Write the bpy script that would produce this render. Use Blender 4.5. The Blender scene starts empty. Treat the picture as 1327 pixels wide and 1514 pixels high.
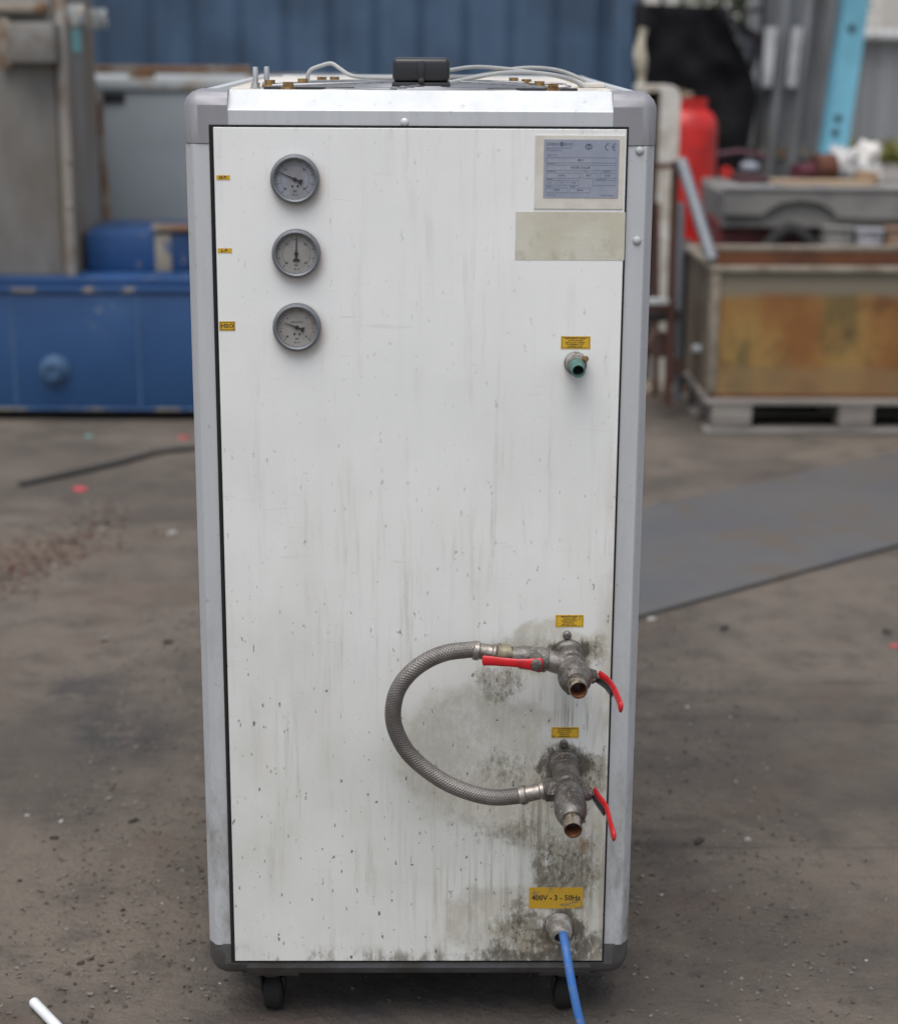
import bpy, bmesh, math, random
from mathutils import Vector, Matrix
random.seed(7)
C = bpy.context
S = C.scene
col = S.collection
# ------------------------------------------------------------------ camera
GZ = .125                                  # bottom of the front panel above the ground
F, IW, IH = 2687.5, 1327, 1514
yaw, pitch, roll = .0137, .2570, .0061
CAM = Vector((.0075, -2.590, 1.409 + GZ))
fw = Vector((math.sin(yaw)*math.cos(pitch), math.cos(yaw)*math.cos(pitch), -math.sin(pitch)))
rt0 = Vector((math.cos(yaw), -math.sin(yaw), 0)); up0 = rt0.cross(fw)
rt = math.cos(roll)*rt0 + math.sin(roll)*up0
up = -math.sin(roll)*rt0 + math.cos(roll)*up0
cd = bpy.data.cameras.new('camera'); cam = bpy.data.objects.new('camera', cd); col.objects.link(cam)
S.camera = cam
M3 = Matrix((rt, up, -fw)).transposed()
cam.matrix_world = Matrix.Translation(CAM) @ M3.to_4x4()
cd.sensor_fit = 'VERTICAL'; cd.sensor_height = 36; cd.sensor_width = 36*IW/IH
cd.lens = F/IH*36
cd.clip_end = 500
cd.dof.use_dof = True; cd.dof.focus_distance = 2.70; cd.dof.aperture_fstop = 3.1
# ------------------------------------------------------------------ sky, sun, exposure
SUN_EL, SUN_AZ = math.radians(68), math.radians(200)
w = bpy.data.worlds.new('World'); S.world = w; w.use_nodes = True
wn = w.node_tree; wn.nodes.clear()
sky = wn.nodes.new('ShaderNodeTexSky'); sky.sky_type = 'NISHITA'; sky.sun_disc = False
sky.sun_elevation = SUN_EL; sky.sun_rotation = SUN_AZ
sky.air_density = 1.0; sky.dust_density = 4.0; sky.ozone_density = 1.0
hs = wn.nodes.new('ShaderNodeHueSaturation'); hs.inputs['Saturation'].default_value = .50
bg = wn.nodes.new('ShaderNodeBackground'); bg.inputs['Strength'].default_value = .13
wo = wn.nodes.new('ShaderNodeOutputWorld')
wn.links.new(sky.outputs[0], hs.inputs['Color']); wn.links.new(hs.outputs[0], bg.inputs[0]); wn.links.new(bg.outputs[0], wo.inputs[0])
sl = bpy.data.lights.new('sun', 'SUN'); sl.energy = 1.4; sl.angle = math.radians(50); sl.color = (1, .98, .95)
so = bpy.data.objects.new('sun', sl); col.objects.link(so)
sd = Vector((math.sin(SUN_AZ)*math.cos(SUN_EL), math.cos(SUN_AZ)*math.cos(SUN_EL), math.sin(SUN_EL)))
so.rotation_euler = sd.to_track_quat('Z', 'Y').to_euler(); so.location = (0, -4, 8)
S.view_settings.view_transform = 'Standard'; S.view_settings.look = 'None'
S.view_settings.gamma = 1; S.view_settings.use_curve_mapping = False
S.view_settings.exposure = 0.30
# ------------------------------------------------------------------ placing
def P(px, py, Y):                          # world point at depth Y seen at a pixel of the photograph
    d = fw + rt*((px-IW/2)/F) - up*((py-IH/2)/F)
    return CAM + d*((Y-CAM.y)/d.y)
def G(px, py, z=0.):
    d = fw + rt*((px-IW/2)/F) - up*((py-IH/2)/F)
    return CAM + d*((z-CAM.z)/d.z)
# ------------------------------------------------------------------ mesh helper
def wloc(o):
    v = Vector((0, 0, 0))
    while o: v += o.location; o = o.parent
    return v
def catmull(pts, n):
    p = [Vector(a) for a in pts]; p = [2*p[0]-p[1]] + p + [2*p[-1]-p[-2]]; out = []
    for i in range(1, len(p)-2):
        for k in range(n):
            t = k/n
            out.append(.5*((2*p[i]) + (p[i+1]-p[i-1])*t + (2*p[i-1]-5*p[i]+4*p[i+1]-p[i+2])*t*t + (3*p[i]-p[i-1]-3*p[i+1]+p[i+2])*t**3))
    out.append(p[-2]); return out
class MB:
    def __init__(s): s.bm = bmesh.new(); s.uv = s.bm.loops.layers.uv.new('UVMap')
    def box(s, x0, x1, y0, y1, z0, z1, bev=0, seg=2, rot=None):
        b = bmesh.new(); bmesh.ops.create_cube(b, size=1)
        for v in b.verts: v.co = Vector(((x0+x1)/2+v.co.x*(x1-x0), (y0+y1)/2+v.co.y*(y1-y0), (z0+z1)/2+v.co.z*(z1-z0)))
        if bev: bmesh.ops.bevel(b, geom=b.edges[:], offset=bev, segments=seg, affect='EDGES', profile=.5)
        if rot is not None:
            c = Vector(((x0+x1)/2, (y0+y1)/2, (z0+z1)/2))
            for v in b.verts: v.co = c + rot @ (v.co-c)
        s.join(b); return s
    def join(s, b):
        me = bpy.data.meshes.new('t'); b.to_mesh(me); b.free(); s.bm.from_mesh(me); bpy.data.meshes.remove(me)
    def prism(s, poly, axis, a, b, bev=0):
        q = bmesh.new()
        def mk(p, t):
            return {'x': (t, p[0], p[1]), 'y': (p[0], t, p[1]), 'z': (p[0], p[1], t)}[axis]
        A = [q.verts.new(mk(p, a)) for p in poly]; B = [q.verts.new(mk(p, b)) for p in poly]
        q.faces.new(A); q.faces.new(B[::-1])
        for i in range(len(poly)):
            j = (i+1) % len(poly); q.faces.new((A[j], A[i], B[i], B[j]))
        bmesh.ops.recalc_face_normals(q, faces=q.faces[:])
        if bev: bmesh.ops.bevel(q, geom=q.edges[:], offset=bev, segments=1, affect='EDGES')
        s.join(q); return s
    def hexa(s, v8):                       # bottom 4, top 4 points
        q = bmesh.new(); V = [q.verts.new(v) for v in v8]
        for f in ((3, 2, 1, 0), (4, 5, 6, 7), (0, 1, 5, 4), (1, 2, 6, 5), (2, 3, 7, 6), (3, 0, 4, 7)): q.faces.new([V[i] for i in f])
        bmesh.ops.recalc_face_normals(q, faces=q.faces[:]); s.join(q); return s
    def lathe(s, prof, o, d, seg=32, cap=True, hexs=False):
        # prof: list of (r, t) along direction d from o
        d = Vector(d).normalized(); o = Vector(o)
        u = d.orthogonal().normalized() if abs(d.z) > .9 else Vector((0, 0, 1)).cross(d).normalized()
        v = d.cross(u); rings = []
        for r, t in prof:
            rings.append([s.bm.verts.new(o+d*t+(u*math.cos(2*math.pi*k/seg)+v*math.sin(2*math.pi*k/seg))*r) for k in range(seg)])
        for a, b in zip(rings, rings[1:]):
            for k in range(seg):
                j = (k+1) % seg; s.bm.faces.new((a[k], a[j], b[j], b[k]))
        if cap:
            s.bm.faces.new(rings[0][::-1]); s.bm.faces.new(rings[-1])
        return s
    def cyl(s, a, b, r, r2=None, seg=20, cap=True):
        a = Vector(a); b = Vector(b); r2 = r if r2 is None else r2
        return s.lathe([(r, 0), (r2, (b-a).length)], a, b-a, seg, cap)
    def tube(s, pts, r, n=6, seg=12, side=None, ry=None, rf=None):
        c = catmull(pts, n) if n > 1 else [Vector(p) for p in pts]
        t0 = (c[1]-c[0]).normalized(); u = Vector(side).normalized() if side else t0.orthogonal().normalized()
        rings = []; L = 0; Ls = []
        for i, p in enumerate(c):
            t = (c[min(i+1, len(c)-1)]-c[max(i-1, 0)]).normalized()
            u = (Vector(side) if side else u); u = (u-t*u.dot(t)).normalized(); v = t.cross(u)
            k_ = rf(i/(len(c)-1)) if rf else 1
            ra = r*k_; rb = (ry if ry else r)*k_
            rings.append([s.bm.verts.new(p+u*math.cos(2*math.pi*k/seg)*ra+v*math.sin(2*math.pi*k/seg)*rb) for k in range(seg)])
            if i: L += (p-c[i-1]).length
            Ls.append(L)
        for i in range(len(rings)-1):
            for k in range(seg):
                j = (k+1) % seg; f = s.bm.faces.new((rings[i][k], rings[i][j], rings[i+1][j], rings[i+1][k]))
                for l, uvw in zip(f.loops, ((k/seg, Ls[i]), ((k+1)/seg, Ls[i]), ((k+1)/seg, Ls[i+1]), (k/seg, Ls[i+1]))): l[s.uv].uv = uvw
        s.bm.faces.new(rings[0][::-1]); s.bm.faces.new(rings[-1]); return s
    def dome(s, o, d, r, h, seg=18):
        return s.lathe([(r*math.cos(a), h*math.sin(a)) for a in [i*math.pi/2/6 for i in range(6)]]+[(r*.02, h)], o, d, seg)
    def build(s, name, mat, parent=None, ang=35, smooth=True):
        off = wloc(parent) if parent else Vector((0, 0, 0))
        bmesh.ops.recalc_face_normals(s.bm, faces=s.bm.faces[:])
        for v in s.bm.verts: v.co -= off
        for f in s.bm.faces: f.smooth = smooth
        for e in s.bm.edges:
            if len(e.link_faces) == 2 and e.calc_face_angle(0) > math.radians(ang): e.smooth = False
        me = bpy.data.meshes.new(name); s.bm.to_mesh(me); s.bm.free()
        me.materials.append(mat)
        o = bpy.data.objects.new(name, me); col.objects.link(o)
        if parent: o.parent = parent
        return o
def tag(o, label=None, cat=None, group=None, kind=None):
    if label: o['label'] = label
    if cat: o['category'] = cat
    if group: o['group'] = group
    if kind: o['kind'] = kind
    return o
def thing(name, loc, label, cat, group=None):
    o = bpy.data.objects.new(name, None); o.location = loc; o.empty_display_size = .1; col.objects.link(o)
    return tag(o, label, cat, group)
def text_mesh(body, size, x, z, y, ax='CENTER', weight=0, sx=1):
    cu = bpy.data.curves.new('t', 'FONT'); cu.body = body; cu.size = size; cu.align_x = ax; cu.align_y = 'CENTER'
    cu.extrude = .00015; cu.offset = weight; cu.resolution_u = 2; cu.space_line = .95
    o = bpy.data.objects.new('t', cu); col.objects.link(o); C.view_layer.update()
    me = bpy.data.meshes.new_from_object(o.evaluated_get(C.evaluated_depsgraph_get()))
    bpy.data.objects.remove(o); bpy.data.curves.remove(cu)
    for v in me.vertices: v.co = (x+v.co.x*sx, y-v.co.z, z+v.co.y)
    return me
def lettering(items, mat, parent, extra=None):
    m = MB(); 
    for it in items:
        me = text_mesh(**it); m.bm.from_mesh(me); bpy.data.meshes.remove(me)
    if extra: extra(m)
    return m.build('lettering', mat, parent, smooth=False)
# ------------------------------------------------------------------ material helper
class NG:
    def __init__(s, name, coord='Object'):
        s.m = bpy.data.materials.new(name); s.m.use_nodes = True; s.t = s.m.node_tree; s.t.nodes.clear()
        s.out = s.n('ShaderNodeOutputMaterial'); s.b = s.n('ShaderNodeBsdfPrincipled'); s.l(s.b.outputs[0], s.out.inputs[0])
        s.co = s.n('ShaderNodeTexCoord').outputs[coord]
    def n(s, t): return s.t.nodes.new(t)
    def l(s, a, b): s.t.links.new(a, b)
    def set(s, sock, v):
        if isinstance(v, bpy.types.NodeSocket): s.l(v, sock)
        elif isinstance(v, (tuple, list)) and len(v) == 3 and sock.type == 'RGBA': sock.default_value = (*v, 1)
        else: sock.default_value = v
    def vec(s, scale, off=(0, 0, 0), co=None):
        n = s.n('ShaderNodeMapping'); s.l(co or s.co, n.inputs[0]); n.inputs['Scale'].default_value = scale; n.inputs['Location'].default_value = off; return n.outputs[0]
    def noise(s, sc, det=4, v=None, rough=.55, dist=0):
        n = s.n('ShaderNodeTexNoise'); s.l(v or s.co, n.inputs['Vector']); n.inputs['Scale'].default_value = sc
        n.inputs['Detail'].default_value = det; n.inputs['Roughness'].default_value = rough; n.inputs['Distortion'].default_value = dist
        return n.outputs['Fac']
    def vor(s, sc, v=None, out='Distance', feat='F1'):
        n = s.n('ShaderNodeTexVoronoi'); n.feature = feat; s.l(v or s.co, n.inputs['Vector']); n.inputs['Scale'].default_value = sc; return n.outputs[out]
    def mr(s, x, a, b, c=0, d=1, smooth=True):
        n = s.n('ShaderNodeMapRange'); n.interpolation_type = 'SMOOTHSTEP' if smooth else 'LINEAR'
        s.l(x, n.inputs[0])
        for i, v in zip((1, 2, 3, 4), (a, b, c, d)): n.inputs[i].default_value = v
        return n.outputs[0]
    def op(s, o, a, b=0., clamp=False):
        n = s.n('ShaderNodeMath'); n.operation = o; n.use_clamp = clamp; s.set(n.inputs[0], a); s.set(n.inputs[1], b); return n.outputs[0]
    def mul(s, *a):
        r = a[0]
        for b in a[1:]: r = s.op('MULTIPLY', r, b)
        return r
    def add(s, *a):
        r = a[0]
        for b in a[1:]: r = s.op('ADD', r, b, True)
        return r
    def mx(s, *a):
        r = a[0]
        for b in a[1:]: r = s.op('MAXIMUM', r, b)
        return r
    def sep(s, co=None):
        n = s.n('ShaderNodeSeparateXYZ'); s.l(co or s.co, n.inputs[0]); return n.outputs
    def mix(s, f, a, b, mode='MIX'):
        n = s.n('ShaderNodeMix'); n.data_type = 'RGBA'; n.blend_type = mode
        s.set(n.inputs[0], f); s.set(n.inputs[6], a); s.set(n.inputs[7], b); return n.outputs[2]
    def blob(s, cx, cz, rx, rz, soft=0., p=None):      # elliptical mask in the x-z plane
        n = s.n('ShaderNodeMapping'); n.inputs['Scale'].default_value = (1/rx, 0, 1/rz); n.inputs['Location'].default_value = (-cx/rx, 0, -cz/rz)
        s.l(p or s.co, n.inputs[0]); v = s.n('ShaderNodeVectorMath'); v.operation = 'LENGTH'; s.l(n.outputs[0], v.inputs[0])
        return s.mr(v.outputs['Value'], 1, soft)
    def bump(s, h, st=.3, dist=.01):
        n = s.n('ShaderNodeBump'); n.inputs['Strength'].default_value = st; n.inputs['Distance'].default_value = dist
        s.l(h, n.inputs['Height']); s.l(n.outputs[0], s.b.inputs['Normal'])
    def fin(s, colr, rough=.6, metal=0., spec=.5):
        s.set(s.b.inputs['Base Color'], colr); s.set(s.b.inputs['Roughness'], rough); s.set(s.b.inputs['Metallic'], metal)
        s.b.inputs['Specular IOR Level'].default_value = spec
        return s.m
def worn(name, c1, c2, sc=8, a=.4, b=.65, rough=.6, metal=0., spots=None, bump=.1, bscale=60, stretch=(1, 1, 1)):
    g = NG(name); v = g.vec(stretch)
    f = g.mr(g.noise(sc, 6, v, .65), a, b); c = g.mix(f, c1, c2)
    if spots:
        scol, ssc, sa, sb = spots
        c = g.mix(g.mr(g.noise(ssc, 8, v, .7), sa, sb), c, scol)
    g.bump(g.noise(bscale, 4), bump, .004)
    return g.fin(c, rough, metal)
def plain(name, c, rough=.5, metal=0., var=.15, sc=20):
    g = NG(name); d = tuple(x*(1-var) for x in c); l = tuple(min(1, x*(1+var)) for x in c)
    g.bump(g.noise(sc*6, 3), .06, .002)
    return g.fin(g.mix(g.noise(sc, 5), d, l), rough, metal)
def xz(px, py, Y=0.): p = P(px, py, Y); return p.x, p.z
# ---- panel paint
def panel_mat():
    g = NG('panel_paint'); X, Y_, Z = g.sep()
    wob = g.n('ShaderNodeVectorMath'); wob.operation = 'MULTIPLY_ADD'
    nn = g.n('ShaderNodeTexNoise'); nn.inputs['Scale'].default_value = 14; nn.inputs['Detail'].default_value = 5; g.l(g.co, nn.inputs['Vector'])
    g.l(nn.outputs['Color'], wob.inputs[0]); wob.inputs[1].default_value = (.09, .09, .09); 
    sb = g.n('ShaderNodeVectorMath'); sb.operation = 'SUBTRACT'; g.l(g.co, sb.inputs[0]); sb.inputs[1].default_value = (.045, .045, .045)
    g.l(sb.outputs[0], wob.inputs[2]); W = wob.outputs[0]
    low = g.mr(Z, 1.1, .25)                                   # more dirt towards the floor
    right = g.mr(X, -.22, .2, .25, 1)
    c = g.mix(g.mr(g.noise(5, 4), .3, .7), (.775, .790, .785), (.835, .845, .835))
    # warm weathering patches
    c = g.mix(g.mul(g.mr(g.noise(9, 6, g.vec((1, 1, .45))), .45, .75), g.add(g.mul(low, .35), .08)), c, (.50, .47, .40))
    c = g.mix(g.mul(g.mr(Z, 1.25, .2), g.mr(g.noise(4, 5), .2, .7, .55, 1), .50), c, (.40, .41, .365))  # dirt film plus painted falloff of light, darker towards the bottom
    # water streaks
    st = g.mr(g.noise(1, 7, g.vec((75, 1, 4.5)), .7), .50, .72)
    stw = g.mr(g.noise(6, 3), .35, .6)
    c = g.mix(g.mul(st, stw, g.add(g.mul(low, right, .85), .22)), c, (.38, .355, .285))
    st2 = g.mr(g.noise(1, 4, g.vec((150, 1, 7), (3, 0, 1))), .6, .8)
    c = g.mix(g.mul(st2, low, right, .4), c, (.30, .28, .24))
    # dirt around hose and valves
    def B(px, py, rx, ry, soft=.1, wv=W):
        x, z = xz(px, py); return g.blob(x, z, rx/980, ry/950, soft, wv)
    hosep = g.mx(B(690, 1110, 150, 135, .45), B(760, 1180, 150, 110, .3), B(850, 1200, 90, 160, .3), B(790, 945, 130, 50, .2), g.mul(B(800, 1330, 130, 110, .3), .8))
    def H(mask, n_, lo=.58, w_=.06): return g.mr(g.op('ADD', g.mul(n_, .55), g.mul(mask, .55)), lo, lo+w_)
    na = g.noise(13, 9, None, .72); nb = g.noise(55, 9, g.vec((1, 1, .55)), .82); nc = g.noise(150, 6, g.vec((1, 1, .6)), .8); nd = g.noise(6, 4)
    nm = g.op('ADD', g.mul(nb, .5), g.mul(nc, .5))
    def K(mask, n_, lo, hi): return g.mr(g.op('ADD', g.mul(n_, .9), g.mul(mask, .35)), lo, hi)
    patch = g.mx(B(700, 1110, 175, 160, .25), B(800, 1180, 160, 130, .2), B(860, 1260, 90, 210, .2), B(810, 960, 130, 60, .2), B(760, 1360, 170, 100, .15))
    c = g.mix(g.mul(H(patch, na, .42, .20), g.mr(nb, .32, .60, .40, 1), .72), c, g.mix(g.mr(nd, .4, .6), (.46, .435, .345), (.40, .385, .32)))
    mid = g.mx(B(850, 1150, 105, 95, .1), B(850, 965, 100, 65, .1), B(835, 1290, 105, 140, .1), B(800, 1380, 150, 90, .1), g.mul(B(742, 1008, 60, 48, .2), .85), g.mul(B(750, 1140, 130, 80, .1), .75), g.mul(B(760, 1225, 150, 70, .1), .75), g.mul(B(690, 1200, 150, 80, .1), .5))
    c = g.mix(g.mul(K(mid, nm, .62, .80), .80), c, g.mix(g.mr(na, .4, .62), (.27, .25, .19), (.18, .165, .13)))
    c = g.mix(g.mul(K(g.mul(mid, .95), nc, .77, .86), .85), c, (.095, .085, .066))
    c = g.mix(g.mul(K(g.mx(g.mul(patch, .62), g.mul(B(640, 1250, 160, 130), .55), g.mul(low, .40)), nc, .79, .85), .8), c, (.12, .11, .09))
    hv = g.mx(B(834, 1134, 48, 46, .3), B(840, 966, 40, 38, .3), B(828, 1368, 50, 46, .3), g.mul(B(790, 1416, 190, 44, .2), .9), g.mul(B(875, 1392, 80, 70, .1), .9), g.mul(B(770, 1350, 40, 70, .1), .7), g.mul(B(800, 1290, 30, 90, .1), .6))
    c = g.mix(g.mul(K(hv, nm, .56, .78), .9), c, (.085, .075, .058))
    # white flaked patches inside the grime
    fl = g.mul(g.mr(g.noise(60, 8, g.vec((1, 1, .45), (5, 1, 2)), .8), .58, .64), g.mr(mid, 0, .4))
    c = g.mix(g.mul(fl, .85), c, (.62, .615, .57))
    # vertical runs under the lower pipes
    rn = g.mul(g.mr(g.noise(1, 6, g.vec((120, 1, 5), (7, 0, 0)), .7), .46, .64), g.mx(B(840, 1290, 85, 110, .3, g.co), g.mul(B(850, 1065, 60, 60, .2, g.co), .7), g.mul(B(790, 1230, 60, 150, .1, g.co), .8)))
    c = g.mix(g.mul(rn, .85), c, (.19, .16, .11))
    dr = g.mul(g.mr(g.noise(1, 7, g.vec((170, 1, 3), (1, 0, 4)), .65), .50, .60), g.mx(B(812, 1300, 34, 110, .2, g.co), g.mul(B(858, 1300, 14, 90, .2, g.co), .9), g.mul(B(815, 1050, 10, 60, .2, g.co), .8), g.mul(B(700, 1330, 190, 110, .1, g.co), .35)))
    c = g.mix(g.mul(dr, .75), c, (.17, .14, .09))
    rust = g.mul(g.mr(g.noise(70, 6, g.vec((1, 1, .4))), .5, .68), g.mx(B(850, 1245, 16, 40, .1), g.mul(B(820, 1390, 90, 40), .5)))
    c = g.mix(g.mul(rust, .8), c, (.22, .11, .05))
    # bottom edge dirt line
    be = g.mul(g.mr(Z, GZ+.035, GZ+.002), g.mr(g.noise(45, 7, g.vec((1, 1, .5)), .7), .48, .64))
    c = g.mix(g.mul(be, .8), c, (.16, .14, .11))
    # hairline scratches and a few rub marks
    for k_, (sx_, sz_, ang_) in enumerate(((9, 130, .5), (8, 150, -.9))):
        mp = g.n('ShaderNodeMapping'); g.l(g.co, mp.inputs[0]); mp.inputs['Rotation'].default_value = (0, ang_, 0); mp.inputs['Scale'].default_value = (sx_, 1, sz_); mp.inputs['Location'].default_value = (k_*3, 0, k_)
        c = g.mix(g.mul(g.mr(g.noise(1, 3, mp.outputs[0], .6), .70, .74), g.mr(nd, .5, .6), .3), c, (.36, .35, .31))
    re = g.mul(g.mr(X, .255, .287), g.mr(Z, 1.2, .35), g.mr(g.noise(40, 6, g.vec((1, 1, .2))), .4, .6), .6)
    c = g.mix(re, c, (.36, .33, .25))
    # small dark scuffs
    vv = g.vec((1, 1, .5), (.3, .1, .7)); n1 = g.noise(130, 3, vv, .6)
    sp = g.mul(g.mr(n1, .665, .72), g.add(g.mul(low, .8), .22))
    c = g.mix(sp, c, (.09, .085, .075))
    vd = g.mul(g.mr(g.vor(48, g.vec((1, 1, .5))), .11, .03), g.mr(g.noise(11, 3), .48, .56), g.add(g.mul(low, .8), .15))
    c = g.mix(g.mul(vd, .75), c, (.11, .10, .09))
    # faint rust halos under the gauges
    hal = g.mx(*[B(x_, y_, 44, 42, .7, g.co) for x_, y_ in ((441, 270), (443, 381), (445, 489))])
    c = g.mix(g.mul(hal, .35), c, (.46, .36, .28))
    sc = g.mr(g.noise(1, 2, g.vec((14, 1, 160), (2, 0, 5)), .5, .6), .70, .75)
    c = g.mix(g.mul(sc, .12), c, (.35, .34, .32))
    g.bump(g.noise(35, 3), .04, .002)
    return g.fin(c, g.add(g.mul(hosep, .3), .36), 0., .45)
def alu_mat(name, c, rough, dirtcol=(.16, .15, .13), low=.9, amount=.7, metal=.75):
    g = NG(name); X, Y_, Z = g.sep()
    base = g.mix(g.noise(1, 5, g.vec((60, 60, 3))), tuple(v*.9 for v in c), tuple(min(1, v*1.08) for v in c))
    lw = g.mr(Z, low, .15)
    d = g.mul(g.mr(g.noise(14, 7, g.vec((1, 1, .4)), .7), .35, .72), g.add(g.mul(lw, amount), .12))
    base = g.mix(d, base, dirtcol)
    base = g.mix(g.mul(g.mr(g.noise(90, 6), .62, .72), .3), base, (.20, .19, .17))
    g.bump(g.noise(1, 4, g.vec((200, 200, 8))), .05, .001)
    return g.fin(base, g.add(rough, g.mul(d, .35)), g.op('SUBTRACT', metal, g.mul(d, .6)), .5)
MT = {}
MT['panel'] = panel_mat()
MT['alu'] = alu_mat('aluminium_profile', (.60, .625, .65), .55, metal=.45, amount=.95)
MT['cast'] = alu_mat('cast_corner', (.31, .31, .335), .5, metal=.4)
MT['castlow'] = worn('dirty_low_frame', (.12, .12, .13), (.075, .07, .062), 14, .35, .65, .6, .2, spots=((.16, .15, .13), 30, .6, .72))
MT['black'] = plain('black_rubber', (.008, .008, .008), .9)
MT['dark'] = plain('dark_plastic', (.022, .024, .028), .38)
MT['inner'] = plain('near_black_steel', (.02, .02, .02), .8)  # near-black, one tone for inner and dark parts
MT['sheet'] = worn('side_sheet', (.6, .58, .53), (.45, .40, .33), 7)
MT['deck'] = worn('top_sheet', (.66, .63, .58), (.5, .42, .33), 9, .45, .7, spots=((.30, .13, .06), 14, .62, .72))
MT['rivet'] = plain('rivet_white', (.42, .44, .45), .6, .1)
MT['brass'] = worn('brass_screws', (.35, .24, .10), (.13, .07, .03), 60, metal=.6, rough=.5)
MT['zinc'] = plain('zinc_bolt', (.55, .57, .58), .35, .85)
MT['steelbar'] = plain('guard_steel', (.26, .27, .29), .4, .5)
MT['cablegrey'] = plain('grey_cable', (.36, .37, .37), .5)
MT['bezel'] = plain('gauge_bezel', (.21, .22, .235), .42, .6)
MT['dial'] = worn('gauge_dial', (.27, .29, .335), (.23, .23, .245), 40, rough=.35)
MT['dialb'] = worn('gauge_dial_warm', (.29, .285, .275), (.24, .23, .22), 40, rough=.35)
MT['ink'] = plain('black_print', (.02, .02, .022), .5, sc=3)
MT['inkred'] = plain('red_print', (.30, .05, .05), .5, sc=3)
MT['inkblue'] = plain('grey_blue_print', (.10, .12, .17), .5, sc=3)
MT['plate'] = worn('name_plate', (.27, .30, .38), (.32, .335, .40), 30, rough=.38)
MT['cream'] = worn('cream_frame', (.66, .64, .58), (.58, .55, .49), 20, rough=.5)
g = NG('yellow_label'); MT['yellow'] = g.fin(g.mix(g.mr(g.noise(160, 5), .5, .7), (.62, .38, .025), (.34, .22, .04)), .45)
g = NG('dirty_yellow_label'); MT['yellowd'] = g.fin(g.mix(g.mr(g.noise(24, 9, g.vec((1, 1, 1.6), (2, 0, 7)), .78), .50, .60, 0, .9), (.50, .30, .02), (.17, .14, .09)), .6)
def tape_mat():
    g = NG('old_tape'); c = g.mix(g.mr(g.noise(12, 5), .35, .65), (.60, .59, .51), (.54, .52, .42))
    c = g.mix(g.mul(g.mr(g.noise(26, 7, g.vec((1.4, 1, .8)), .7), .52, .68), .6), c, (.40, .38, .31))
    g.bump(g.noise(1, 3, g.vec((60, 1, 90))), .2, .002)
    return g.fin(c, .4)
MT['tape'] = tape_mat()
def hose_mat():
    g = NG('braided_steel', 'UV'); U, V, _ = g.sep()
    s1 = g.op('SINE', g.op('ADD', g.mul(U, 2*math.pi*10), g.mul(V, 1500.)))
    s2 = g.op('SINE', g.op('SUBTRACT', g.mul(U, 2*math.pi*10), g.mul(V, 1500.)))
    h = g.op('MAXIMUM', s1, s2)
    oc = g.n('ShaderNodeTexCoord').outputs['Object']
    c = g.mix(g.mr(h, -.2, .9), (.11, .105, .10), (.30, .285, .27))
    c = g.mix(g.mul(g.mr(g.noise(16, 6, oc, .7), .38, .62), .8), c, (.13, .12, .11))
    g.bump(h, .45, .001)
    return g.fin(c, .45, .55)
MT['hose'] = hose_mat()
MT['valve'] = worn('dirty_valve', (.17, .16, .15), (.075, .065, .058), 40, .40, .60, .42, .45, spots=((.34, .31, .27), 80, .57, .66), bump=.5, bscale=160)
MT['valvel'] = worn('nickel_fitting', (.36, .33, .30), (.18, .16, .14), 60, .4, .7, .35, .8, bump=.1, bscale=200)
MT['brassfit'] = worn('dull_brass', (.30, .26, .18), (.16, .14, .11), 60, .4, .65, .45, .6)
MT['nipple'] = worn('dirty_nipple', (.46, .41, .34), (.16, .12, .08), 70, .42, .6, .32, .8)
MT['rusty'] = worn('rust_inside', (.20, .07, .025), (.07, .03, .015), 90, rough=.85)
MT['redpvc'] = worn('red_lever', (.55, .014, .020), (.36, .012, .016), 40, .45, .65, .35, spots=((.13, .09, .085), 70, .60, .70))
MT['green'] = worn('green_corroded', (.055, .14, .12), (.10, .20, .17), 120, rough=.7)
MT['bluecable'] = worn('blue_cable', (.035, .14, .43), (.06, .16, .38), 60, .4, .65, .5, spots=((.20, .20, .19), 55, .57, .68))
MT['castor'] = worn('castor_steel', (.06, .06, .06), (.05, .03, .02), 30, rough=.55, metal=.4)
MT['gland'] = worn('grey_gland', (.30, .30, .29), (.16, .14, .12), 60, .4, .6, .5)
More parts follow.
